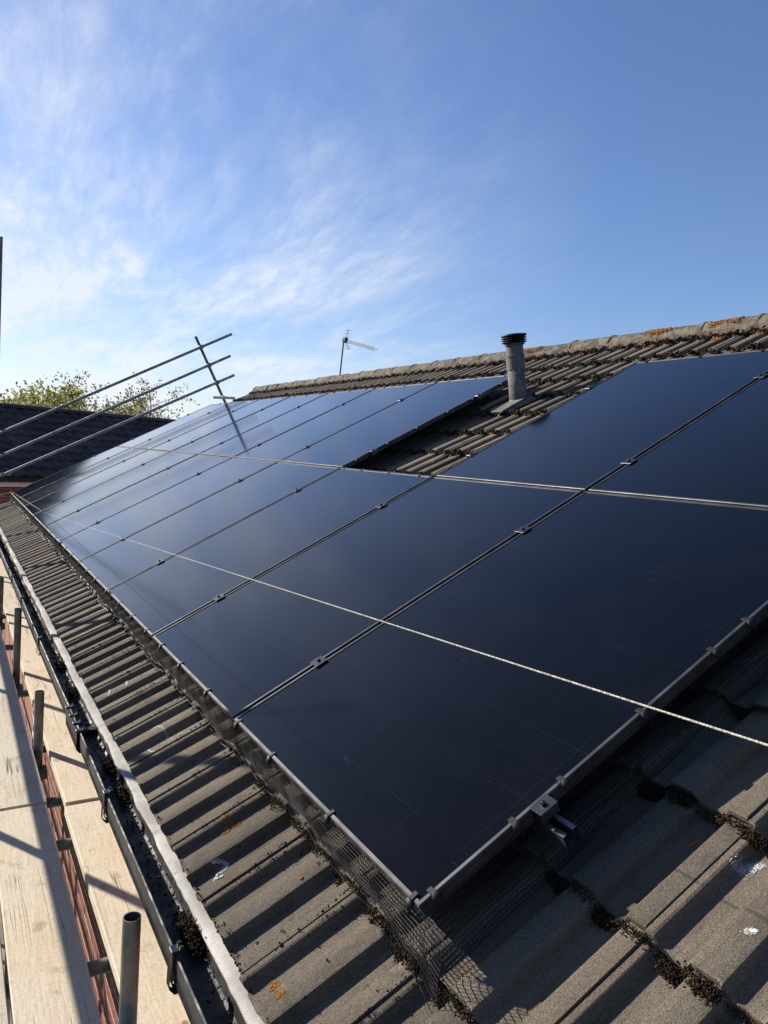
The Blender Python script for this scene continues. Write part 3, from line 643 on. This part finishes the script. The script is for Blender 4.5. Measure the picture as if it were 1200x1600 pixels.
b = MB(); b.box((-.02, -.215, .012), (.10, .06, .024), 0, Matrix.Rotation(.06, 4, 'Z'), ch=.003); b.build('packer', M['lead'], fl)
# ------------------------------------------------------------------ rope
def rp(x):
    s_ = (x + 4.28) / 3.675; return toW(x, .184 + .078 * s_, .211 + .218 * s_)
pts = [Vector((-12.3, -.17, -.12)), toW(-11.62, .01, .004), toW(-11.3, .035, .004), toW(-9.0, .084, .004), toW(-8.2, .1015, .005)] + [rp(x) for x in (-8.05, -6, -4, -2, 0, 1.2, 2.6)]
rr0 = empty('rope', pts[-1]); tag(rr0, 'thin pale rope stretched low across the solar panels', 'rope')
def twist(pts, r, step):
    mb = MB(); dense = []
    for i in range(len(pts) - 1):
        n = max(1, int((pts[i + 1] - pts[i]).length / step)); dense += [pts[i].lerp(pts[i + 1], k_ / n) for k_ in range(n)]
    dense.append(pts[-1]); 
    for ph in (0, 2 * math.pi / 3, 4 * math.pi / 3):
        L = []
        for i, p in enumerate(dense):
            a = ph + i * 1.1; L.append(p + Vector((0, math.cos(a), math.sin(a))) * r * .35 - pts[-1])
        mb.tube(L, r * .58, 5)
    return mb
twist(pts[4:], .0019, .003).build('strand', M['rope'], rr0)
b = MB(); b.tube([p - pts[-1] for p in pts[:5]], .0021, 6); b.build('tail', M['rope'], rr0)
# ------------------------------------------------------------------ scaffold
SX = [1.62, -.79, -3.12, -4.65, -6.65, -8.9, -11.1]; ST = [-.40, -.382, -.476, -.34, -.46, -.44, -.42]
snames = ['just outside the right edge of the picture', 'nearest one at the bottom left, open end up', 'second from the bottom left, beside the gutter joint', 'third from the bottom left, rising between boards', 'fourth from the bottom left, at the left edge', 'fifth along the gutter, far down the boards', 'sixth along the gutter, farthest down the boards']
for i, (x, zt) in enumerate(zip(SX, ST)):
    e = empty('scaffold_standard', (x, -.385, GZ)); b = MB(); b.tube([(0, 0, .05), (ri.uniform(-.006, .006), ri.uniform(-.004, .004), zt - GZ)], .02415, 20, 0, False, .86); b.build('tube', M['tube_blue'] if i == 1 else M['tube_dark'], e)
    b = MB(); b.box((-.075, -.075, .05), (.075, .075, .056)); b.build('base_plate', M['tube_dark'], e)
    b = MB(); b.lathe([(.024, 4.44), (.034, 4.445), (.036, 4.47), (.034, 4.495), (.024, 4.50)], 12); b.box((-.045, -.02, 4.445), (.045, .045, 4.495), ch=.004); b.build('coupler', M['tube_dark'], e)
    tag(e, 'short steel scaffold standard, ' + snames[i], 'scaffold tube', 'inner scaffold standards beside the gutter')
OX = [1.55, -.85, -3.27, -5.45, -7.7, -10.0]
for i, x in enumerate(OX):
    e = empty('scaffold_standard', (x, -1.25, GZ)); b = MB(); b.tube([(0, 0, .05), (0, 0, 1.55 - GZ)], .02415, 16, 0, False, .86); b.build('tube', M['tube'], e)
    b = MB(); b.box((-.075, -.075, .05), (.075, .075, .056)); b.build('base_plate', M['tube_dark'], e)
    tag(e, 'tall outer scaffold standard left of the picture, %s along the house' % ORD[i], 'scaffold tube', 'outer scaffold standards')
for z, nm in ((-.085, 'lower'), (.42, 'upper')):
    b = MB(); b.tube([(-6.5, 0, 0), (8.3, 0, 0)], .02415, 14, 0, False, .86); o = b.build('guard_rail', M['tube'], None, (-4.5, -1.197, z)); tag(o, '%s guard rail of the scaffold left of the picture' % nm, 'scaffold tube', 'guard rails along the scaffold')
for y, nm in ((-.435, 'inner'), (-1.197, 'outer')):
    b = MB(); b.tube([(-6.5, 0, 0), (7.5, 0, 0)], .02415, 12, 0, False, .86); o = b.build('scaffold_ledger', M['tube_dark'], None, (-4.5, y if nm == 'outer' else -.437, -.925)); tag(o, '%s ledger tube running under the scaffold boards' % nm, 'scaffold tube')
for i, x in enumerate((1.0, -.2, -1.31, -2.17, -2.60, -3.3, -4.34, -5.6, -6.8, -8.0, -9.2, -10.4, -11.4)):
    b = MB(); b.tube([(0, -.70, 0), (0, .56, 0)], .02415, 12, 0, False, .86); o = b.build('transom', M['tube_dark'], None, (x, -.66, -.868)); tag(o, 'dark transom tube seen in the gap under the boards, %s from the near end' % ORD[i], 'scaffold tube', 'transoms under the boards')
def board(x0, x1, y0, z, mat, lab, tilt=0.0, rz=0.0):
    L = x1 - x0; e = MB(); n = 12; vs = []; fs = []; c = .003; W_ = .225; T = .038
    sec = [(-W_ / 2, -T), (-W_ / 2, -c), (-W_ / 2 + c, 0), (0, .0012), (W_ / 2 - c, 0), (W_ / 2, -c), (W_ / 2, -T)]; K = len(sec)
    ph = ri.uniform(0, 6)
    for i in range(n + 1):
        x = -L / 2 + L * i / n; sag = .004 * math.sin(3.1 * i / n + ph); vs += [(x, a + .0025 * math.sin(5 * i / n + ph), h + sag) for a, h in sec]
    for i in range(n):
        for j in range(K): a = i * K + j; b_ = i * K + (j + 1) % K; fs.append((a, b_, b_ + K, a + K))
    fs += [tuple(range(K)), tuple(range(n * K + K - 1, n * K - 1, -1))]
    e.add(vs, fs); root = empty('scaffold_board', ((x0 + x1) / 2, y0 + W_ / 2, z), (tilt, 0, rz)); e.build('plank', mat, root)
    tag(root, lab, 'scaffold board', 'boards of the scaffold deck'); return root
board(-2.40, 1.45, -.338, -.800, M['board'], 'sunlit inner scaffold board beside the gutter at the bottom', .004)
board(-6.32, -2.42, -.336, -.793, M['board'], 'second inner scaffold board along the gutter, past the joint', -.006)
board(-10.2, -6.34, -.336, -.800, M['board_old'], 'third inner scaffold board along the gutter, far end')
board(-2.44, 1.45, -.640, -.800, M['board'], 'wide scaffold board crossed by a rail shadow at the bottom left')
board(-6.34, -2.46, -.637, -.792, M['board_old'], 'cracked grey scaffold board at the left edge past the joint', .004)
board(-10.2, -6.36, -.640, -.800, M['board_old'], 'far scaffold board of the middle line, left edge')
board(-1.70, 2.2, -.880, -.802, M['board_old'], 'scaffold board cut by the bottom left corner of the picture')
board(-5.6, -1.72, -.880, -.800, M['board'], 'scaffold board left of the cracked one, just outside the picture')
board(-2.0, 1.9, -1.118, -.800, M['board'], 'outermost scaffold board beside the tall outer standards')
board(-5.9, -2.02, -1.118, -.800, M['board_old'], 'second outermost scaffold board beside the outer standards')
# gable guard frame at the far verge: three raking rails and a leaning post
GXr = -12.15
for i, (n0, n1, v1) in enumerate(((.86, .936, 4.537), (.535, .592, 4.349), (.246, .253, 4.27))):
    a = toW(GXr, -.9, n0 - .02 * (i < 2)); c_ = toW(GXr, v1, n1); b = MB(); b.tube([Vector((0, 0, 0)), c_ - a], .02415, 14, 0, False, .86)
    o = b.build('raking_rail', M['tube'], None, a); tag(o, '%s of three raking scaffold rails above the far verge' % ('top', 'middle', 'lowest')[i], 'scaffold tube', 'raking rails at the far gable')
a = toW(GXr - .052, 3.917, -.35); c_ = toW(GXr - .052, 3.913, 1.13); b = MB(); b.tube([Vector((0, 0, 0)), c_ - a], .02415, 14, 0, False, .86)
pe = empty('leaning_post', a); b.build('tube', M['tube_dark'], pe); tag(pe, 'leaning scaffold post crossing the three raking rails', 'scaffold tube')
for n_ in (.925, .583, .25):
    b = MB(); b.box((-.02, -.035, -.035), (.075, .035, .035), ch=.006); o = b.build('coupler', M['tube_dark'], pe, toW(GXr - .052, 3.915, n_) - a, ROOF)
b = MB(); b.tube([(-.05, -.18, -.01), (.03, .20, .01)], .0242, 12, 0, False, .86); b.box((-.03, -.03, -.03), (.03, .03, .03), ch=.005); o = b.build('short_tube', M['whitetube'], None, (-12.10, 3.46, 1.797)); tag(o, 'short pale tube at the foot of the leaning post', 'scaffold tube')
e = empty('scaffold_standard', (-12.30, -.185, GZ)); b = MB(); b.tube([(0, 0, .05), (0, .01, 3.97 - GZ)], .02415, 14, 0, False, .86); b.build('tube', M['tube_dark'], e); b = MB(); b.box((-.075, -.075, .05), (.075, .075, .056)); b.build('base_plate', M['tube_dark'], e); tag(e, 'tall dark scaffold pole cut by the left edge of the sky', 'scaffold tube')
b = MB(); b.tube([(0, -1.2, 0), (0, .17, 0)], .02415, 12, 0, False, .86); o = b.build('cross_tube', M['tube'], None, (-12.24, -.13, .247)); tag(o, 'short horizontal tube end at the left under the raking rails', 'scaffold tube')
e = empty('scaffold_standard', (2.6, .0, GZ)); b = MB(); b.tube([(0, 0, .05), (0, 0, 1.5 - GZ)], .02415, 14, 0, False, .86); b.build('tube', M['tube_dark'], e); b = MB(); b.box((-.075, -.075, .05), (.075, .075, .056)); b.build('base_plate', M['tube_dark'], e); e.location = (3.42, -.45, GZ); tag(e, 'scaffold pole at the near gable, right of the picture', 'scaffold tube')
# ------------------------------------------------------------------ moss, lichen, droppings on the tiles
P = []; Z = []; P2 = []; Z2 = []
def clump(x, v, n, cnt, sx, sv, sn_, s0, grey=False):
    for _ in range(cnt):
        a = x + rng.normal() * sx; b = v + rng.normal() * sv; h = n + abs(rng.normal()) * sn_
        (P2 if grey else P).append(tuple(toW(a, b, h))); (Z2 if grey else Z).append(s0 * (.5 + rng.random()))
for ci, v0 in enumerate(VS[1:]):
    x = HX0 + .05
    while x < HX1 - .05:
        inarr = -11.5 < x < .0 and .05 < v0 < 3.40 and not (-3.45 < x < -2.31 and v0 > 1.75)
        w = toW(x, v0, NT); dist = (w - Vector(CW)).length
        near = dist < 2.6
        dx = .010 if near else (.022 if dist < 8 else .04)
        low = tile_n(x, v0 - .01)
        if not inarr:
            dens = .5 + .5 * math.sin(x * 5.1 + ci * 2.3) * math.sin(x * 12.7 + ci)
            upper = v0 > 1.7
            if near:
                hw = .35 + .65 * dens
                for _ in range(int(6 + 20 * hw)):
                    grey = rng.random() < .35; h = rng.random()
                    (P2 if grey else P).append(tuple(toW(x + rng.normal() * .006, v0 - .004 - abs(rng.normal()) * (.004 + .007 * dens), low + .001 + h * (.020 + .006 * dens)))); (Z2 if grey else Z).append(.0007 + .0021 * rng.random())
            elif upper:
                hv = .25 + .75 * max(0, math.sin(x * 9 + ci * 3) * .6 + math.sin(x * 23 + ci) * .5)
                for _ in range(int(3 + 7 * hv)):
                    grey = rng.random() < .25; h = rng.random()
                    (P2 if grey else P).append(tuple(toW(x + rng.normal() * .015, v0 - .006 - abs(rng.normal()) * (.008 + .018 * hv), low + h * (.022 + .022 * hv)))); (Z2 if grey else Z).append(.004 + .009 * rng.random())
            else:
                if rng.random() < .5: clump(x, v0 - .008, low, 3, .01, .006, .012, .005)
        x += dx
# bigger cushions
for (x, v, cnt, s_) in ((-.075, -.055, 260, .016), (-.03, -.05, 120, .012), (.055, -.05, 120, .014), (-.30, -.02, 120, .010), (.35, .285, 260, .016), (.42, .285, 200, .015), (.06, .29, 160, .014), (.17, .287, 160, .014), (.30, .62, 200, .014), (.12, .625, 160, .018), (.03, .62, 240, .022), (-.1, .955, 200, .02), (.06, .955, 160, .018)):
    clump(x, v, tile_n(x, v) - .002, cnt * 4, s_ * .8, s_ * .45, .010, .0019, False); clump(x, v, tile_n(x, v), cnt // 2, s_, s_ * .5, .011, .0016, True)
for (x, v, s_) in ((-.075, -.055, .014), (.055, -.05, .012), (.35, .285, .015), (.42, .285, .014), (.06, .29, .012), (.17, .287, .012), (.30, .62, .012), (.12, .625, .016), (.03, .62, .02)): clump(x, v, tile_n(x, v), 16, s_ * .7, s_ * .35, .005, .0055)
# along the under-mesh foot and crumbs on the eaves course
for i in range(150):
    x = -11 * rng.random() ** 1.6; v = -.045 - abs(rng.normal()) * .008; clump(x, v, tile_n(x, v), 14, .006, .004, .004, .0018)
for i in range(90):
    x = -6 * rng.random() ** 1.5; v = -.35 + .3 * rng.random(); clump(x, v, tile_n(x, v), 6, .003, .003, .002, .0017)
for i in range(1800):
    x = -11 * rng.random() ** 1.5 + .4; v = -.348 + abs(rng.normal()) * .004; clump(x, v, tile_n(x, -.345) - .004, 1, .004, .001, .003, .0022)
# joints between tiles
for ti in range(30, 51):
    x0 = HX0 + .3 * ti
    for j in range(40): v = -.35 + .32 * rng.random(); clump(x0 - .001, v, NT - .012, 1, .0006, .003, .004, .0022)
# under the ridge
for i in range(2600):
    x = HX0 + (HX1 - HX0) * rng.random(); P.append((x, ay - .125 - abs(rng.normal()) * .012, az - .085 + .02 * rng.random())); Z.append(.006 + .008 * rng.random())
tag(crumbs('moss', P, Z, M['moss']), 'dark brown moss growing along the tile edges', 'moss', kind='stuff')
tag(crumbs('dry_moss', P2, Z2, M['moss2']), 'dry grey brown moss along the tile edges', 'moss', kind='stuff')
P = []; Z = []
def patch(x, v, r, cnt, hole=0):
    for _ in range(cnt):
        a = rng.random() * 6.283; d = math.sqrt(rng.random()) * r * (.75 + .35 * math.sin(3 * a + x * 9))
        if hole and math.hypot(d * math.cos(a) - hole * .3, d * math.sin(a)) < hole * rng.random() * 1.4: continue
        b, c_ = x + d * math.cos(a), v + d * math.sin(a); P.append(tuple(toW(b, c_, tile_n(b, c_) + .0006))); Z.append(.0007 + .0013 * rng.random())
patch(-.885, -.184, .030, 1100, .02); patch(-.235, -.288, .020, 620); patch(-.262, -.300, .016, 160); patch(-.20, -.30, .012, 260); patch(.201, .551, .009, 70); patch(-.47, -.12, .006, 40)
for (x, v, r, n_) in ((-2.9, 4.31, .05, 120), (-3.6, 4.33, .05, 90), (-2.3, 4.30, .07, 140), (-1.9, 4.32, .06, 120)):
    for _ in range(n_): b, c_ = x + rng.normal() * r, v + rng.normal() * r * .5; P.append(tuple(toW(b, c_, tile_n(b, c_) + .002))); Z.append(.004 + .006 * rng.random())
for (x, a0, r, n_) in ((-2.93, -.75, .06, 420), (-2.28, -.6, .04, 260), (-2.42, -.8, .03, 120), (-4.45, -1.0, .04, 90), (-4.3, -.8, .03, 70), (-1.8, -.7, .05, 160)):
    for _ in range(n_):
        b = x + rng.normal() * r; a = a0 + rng.normal() * .14; P.append((b, ay + .125 * math.sin(a), az - .066 + .122 * math.cos(a))); Z.append(.003 + .004 * rng.random())
tag(crumbs('lichen', P, Z, M['lichen'], .6), 'orange lichen spots on the tiles and the ridge', 'lichen', kind='stuff')
def blob_strip(pts, w, name, lab):
    base = toW(pts[0][0], pts[0][1], tile_n(*pts[0])); Q = []; n = len(pts); z = []
    wl2 = w if isinstance(w, list) else [w] * n
    for _ in range(110 * n):
        f = rng.random() * (n - 1); i = int(f); f -= i; ww = wl2[i] * (1 - f) + wl2[min(n - 1, i + 1)] * f
        x = pts[i][0] * (1 - f) + pts[i + 1][0] * f + rng.normal() * ww * .45; v = pts[i][1] * (1 - f) + pts[i + 1][1] * f + rng.normal() * ww * .45
        Q.append(tuple(toW(x, v, tile_n(x, v) + .0002) - base)); z.append(.0006 + .0013 * rng.random())
    o = crumbs(name, Q, z, M['lime'], .5); o.location = base; tag(o, lab, 'bird dropping'); return o
def arc(x, v, rx, rv, a0, a1, n=12): return [(x + rx * math.cos(a0 + (a1 - a0) * i / n), v + rv * math.sin(a0 + (a1 - a0) * i / n)) for i in range(n + 1)]
wv = lambda a, n=13: [a * (.35 + .75 * abs(math.sin(i * 1.3 + a * 900))) for i in range(n)]
blob_strip(arc(-.735, -.275, .014, .026, -.4, 3.3), [.003, .006, .009, .011, .010, .007, .005, .006, .004, .003, .003, .002, .002], 'bird_dropping', 'white curl of bird dropping on the eaves tiles, nearest one')
blob_strip(arc(-.690, -.270, .03, .030, 3.6, 6.2), wv(.0035), 'bird_dropping', 'thin white arc of bird dropping beside the nearest curl')
blob_strip(arc(-1.664, -.200, .05, .022, .3, 3.6), wv(.006), 'bird_dropping', 'white hook shaped bird dropping halfway along the eaves tiles')
blob_strip(arc(-1.57, -.245, .045, .02, 3.4, 6.0), wv(.004), 'bird_dropping', 'thin white smear just below the hook shaped dropping')
blob_strip(arc(-2.324, -.29, .06, .02, .2, 2.6), wv(.006), 'bird_dropping', 'white streak of bird dropping near the gutter, farther off')
blob_strip(arc(-2.319, -.205, .05, .016, .4, 2.4), wv(.006), 'bird_dropping', 'white streak of bird dropping near the mesh, farther off')
blob_strip([(.305 + .004 * i, .545 + .006 * i) for i in range(9)], [.006, .012, .018, .019, .016, .018, .014, .010, .004], 'bird_dropping', 'round white spot of bird dropping on the right hand tiles')
blob_strip([(.415 + .003 * i, .420 + .003 * i) for i in range(6)], [.002, .006, .008, .007, .005, .002], 'bird_dropping', 'small white speck of bird dropping at the right edge')
# ------------------------------------------------------------------ television aerial behind the ridge
A0 = Vector((-10.142, 4.8, 2.216)); A1 = Vector((-10.073, 4.8, 2.80)); A2 = Vector((-8.943, 4.8, 2.54))
ae = empty('television_aerial', (A0.x, 4.8, az - .9)); B0 = ae.location.copy(); tag(ae, 'thin television aerial on a mast behind the ridge', 'aerial')
lowp = A0 + (A0 - A1) * .9; b = MB(); b.tube([lowp - B0, A1 + (A1 - A0) * .05 - B0], .014, 8); b.build('mast', M['aerial'], ae)
b = MB(); b.tube([A1 - B0, A2 - B0], .008, 6); b.build('boom', M['aerial'], ae)
dirb = (A2 - A1).normalized(); perp = Vector((0, 1, 0))
for i in range(14):
    p = A1.lerp(A2, .18 + .058 * i) - B0; b = MB(); b.box((-.006, -.13, -.018), (.006, .13, .018)); M_ = Matrix.Translation(p) @ Matrix.Rotation(math.radians(13), 4, 'Y'); b2 = MB(); b2.tube([p + Vector((-.02, -.025, .028)), p, p + Vector((-.02, .025, .028))], .0032, 4); b2.tube([p + Vector((-.02, -.025, -.028)), p, p + Vector((-.02, .025, -.028))], .0032, 4); b2.build('director', M['aerial'], ae)
p = A1.lerp(A2, .05) - B0; b = MB(); b.tube([p, p + Vector((.10, 0, .17))], .006, 5); b.tube([p, p + Vector((.14, 0, -.16))], .006, 5)
for k_ in range(3): qv = p + Vector((.10, 0, .17)) * (.3 + .3 * k_); b.tube([qv - perp * .06, qv + perp * .06], .003, 4); qv = p + Vector((.14, 0, -.16)) * (.3 + .3 * k_); b.tube([qv - perp * .06, qv + perp * .06], .003, 4)
b.build('reflector', M['aerial'], ae); b = MB(); b.box((-.05, -.03, -.035), (.06, .03, .035), 0, Matrix.Translation(A1 + dirb * .05 - B0), ch=.006); b.build('bracket', M['bolt'], ae)
# ------------------------------------------------------------------ the neighbouring house
ang = math.radians(115); rd = Vector((math.cos(ang), math.sin(ang), 0)); nd = Vector((.906, .4226, 0)); rp0 = Vector((-18.0, .16, 1.555))
NL = rp0 + rd * 1.0; NL.z = GZ; nbh = empty('neighbour_house', NL); tag(nbh, 'neighbouring brick house with dark pantile roof behind the raking rails', 'house')
pit = math.atan2(1.48, 2.23); SLn = math.hypot(1.48, 2.23); G2 = SLn / 9.0
ez = Vector((0, 0, 1)); up = (-nd * math.cos(pit) + ez * math.sin(pit)); nrm = rd.cross(up) ; nrm = nrm if nrm.z > 0 else -nrm
xdir = up.cross(nrm)
RM = Matrix((xdir, up, nrm)).transposed().to_4x4()
pm = MB(); K = 13; pr2 = [(.3 * i / (K - 1), .028 * math.sin(2 * math.pi * i / (K - 1) * 1.0 + .6) + (.012 if .35 < i / (K - 1) < .8 else 0)) for i in range(K)]
vs = []; fs = []
for vv, dd in ((0, -.05), (0, 0), (G2 + .06, -.055)): vs += [(x, vv, h + dd) for x, h in pr2]
for j in range(2):
    for i in range(K - 1): a = j * K + i; fs.append((a, a + 1, a + 1 + K, a + K))
pm.add(vs, fs, 0, False); pme = pm.mesh('roof_tile', M['pantile'])
d2 = MB(); E0 = rp0 + nd * 2.23 - ez * 1.48
s0, s1 = -3.4, 6.5
top = rp0
def npnt(s_, off, dz): return rp0 + rd * s_ + nd * off + ez * dz - NL
d2.add([npnt(s0, 2.20, -1.54), npnt(s1, 2.20, -1.54), npnt(s1, 0, -.06), npnt(s0, 0, -.06), npnt(s0, -2.2, -1.54), npnt(s1, -2.2, -1.54)], [(0, 1, 2, 3), (3, 2, 5, 4)])
nroof = d2.build('roof', M['pantile'], nbh)
for cidx in range(9):
    for t in range(33):
        o = link('roof_tile', pme, nroof); s_ = (s1 - .3 - .3 * t) if xdir.dot(rd) < 0 else (s0 + .3 * t)
        p = rp0 + rd * (s_ + (.3 if xdir.dot(rd) < 0 else 0)) + (-up) * (SLn - G2 * cidx) + nrm * (.02 + ri.uniform(-.004, .004)) - NL
        o.matrix_local = Matrix.Translation(p) @ RM @ Matrix.Rotation(ri.uniform(-.008, .008), 4, 'Z')
rme = ridge_mesh(.12, .46, seed=9).mesh('ridge_tile', M['pantile'])
for i in range(22):
    o = link('ridge_tile', rme, nroof, rp0 + rd * (s0 + .444 * i) + ez * (-.07 + ri.uniform(-.004, .004)) - NL, (0, 0, ang))
def nbox(name, sa_, sb, oa, ob, za, zb, mat, par=nbh):
    mb = MB(); vs = [npnt(s_, o_, z_) for z_ in (za, zb) for s_, o_ in ((sa_, oa), (sb, oa), (sb, ob), (sa_, ob))]
    mb.add(vs, [(3, 2, 1, 0), (4, 5, 6, 7), (0, 1, 5, 4), (1, 2, 6, 5), (2, 3, 7, 6), (3, 0, 4, 7)]); return mb.build(name, mat, par)
nbox('wall', s0 + .1, s1 - .1, -1.85, 1.93, GZ - 1.555, -1.62, M['brickwall'])
nbox('fascia', s0, s1, 2.11, 2.135, -1.72, -1.55, M['pvc']); nbox('soffit', s0, s1, 1.932, 2.108, -1.72, -1.705, M['pvc'])
nbox('gutter', s0, s1, 2.137, 2.24, -1.62, -1.54, M['gutter'])
# ------------------------------------------------------------------ trees beyond
def tree(base, height, spread, leafm, nleaf, leafsz, label, seed, bare=.0, trunk=.14, first=.35):
    r = random.Random(seed); root = empty('tree', base); tm = MB(); tips = []
    def grow(p, d, L, rad, lev):
        n = 3; pts = [p]; q = p.copy(); dd = d.copy()
        for _ in range(n):
            dd = (dd + Vector((r.uniform(-.18, .18), r.uniform(-.18, .18), r.uniform(-.05, .14)))).normalized(); q = q + dd * (L / n); pts.append(q.copy())
        tm.tube(pts, [rad * (1 - .45 * i / n) for i in range(n + 1)], 5 if lev < 2 else 3, 0, False)
        if lev >= 2: tips.extend([(pts[i], dd) for i in range(1, n + 1)])
        if lev < 4:
            for k_ in range(r.choice((2, 3, 3, 4)) if lev else 6):
                s_ = r.uniform(.35, 1.0); i = min(n - 1, int(s_ * n)); b0 = pts[i].lerp(pts[i + 1], s_ * n - i)
                side_ = Vector((r.gauss(0, 1), r.gauss(0, 1), r.uniform(-.2, .6))).normalized(); nd_ = (dd * .55 + side_ * spread).normalized()
                grow(b0, nd_, L * r.uniform(.55, .75), rad * .5, lev + 1)
    grow(Vector((0, 0, 0)), Vector((r.uniform(-.05, .05), r.uniform(-.05, .05), 1)), height * .5, trunk, 0)
    zmax = max(t[0].z for t in tips); s_ = height / zmax
    tm.v = [(x * s_, y * s_, z * s_) for x, y, z in tm.v]; tr = tm.build('trunk', M['bark'], root)
    lm = MB()
    for _ in range(nleaf):
        t, dd = tips[r.randrange(len(tips))]; c_ = t * s_ + Vector((r.gauss(0, .16), r.gauss(0, .16), r.gauss(0, .14))); a = leafsz * r.uniform(.5, 1.3)
        u_ = Vector((r.gauss(0, 1), r.gauss(0, 1), r.gauss(0, 1))).normalized(); w_ = u_.orthogonal().normalized() * a * .6; u_ = u_ * a
        lm.add([c_ - u_, c_ + w_ - u_ * .1, c_ + u_, c_ - w_ + u_ * .1], [(0, 1, 2, 3)])
    cr = lm.build('crown', leafm, root); tag(root, label, 'tree', 'trees beyond the neighbouring roof'); return root
def tpos(px, X):
    c = np.array([(px - 600) / 1165.3, (700 - 800) / 1165.3, 1.0]); d = RW.T @ c; s_ = (X - CW[0]) / d[0]; return Vector((X, CW[1] + d[1] * s_, GZ))
tree(tpos(100, -38), 9.0, .8, M['leaf_olive'], 5600, .10, 'yellow green tree, leftmost leafy crown above the neighbouring ridge', 11)
tree(tpos(160, -42), 9.9, 1.0, M['leaf_brown'], 6000, .08, 'tall loose pale green tree between the top and middle rails', 5)
tree(tpos(190, -46), 9.2, 1.0, M['leaf_brown'], 4600, .08, 'round pale tree partly behind the middle raking rail', 23)
tree(tpos(228, -40), 8.4, 1.0, M['leaf_olive'], 4200, .085, 'light green tree just above the lowest raking rail', 8)
tree(tpos(258, -44), 8.1, 1.05, M['leaf_brown'], 3500, .075, 'thin brownish tree just left of the far verge', 31)
tree(tpos(292, -45), 8.6, 1.0, M['leaf_brown'], 500, .06, 'bare twiggy tree low behind the leaning post', 17, trunk=.1)
tree(tpos(14, -50), 9.2, .9, M['leaf_brown'], 900, .06, 'bare twiggy tree at the left edge of the picture', 29, trunk=.1)
tree(tpos(128, -60), 8.6, 1.1, M['leaf_brown'], 2200, .12, 'farther pale tree low behind the yellow green one', 41)
tree(tpos(210, -58), 8.8, 1.1, M['leaf_brown'], 2600, .12, 'farther pale tree filling in behind the lowest rail', 43)
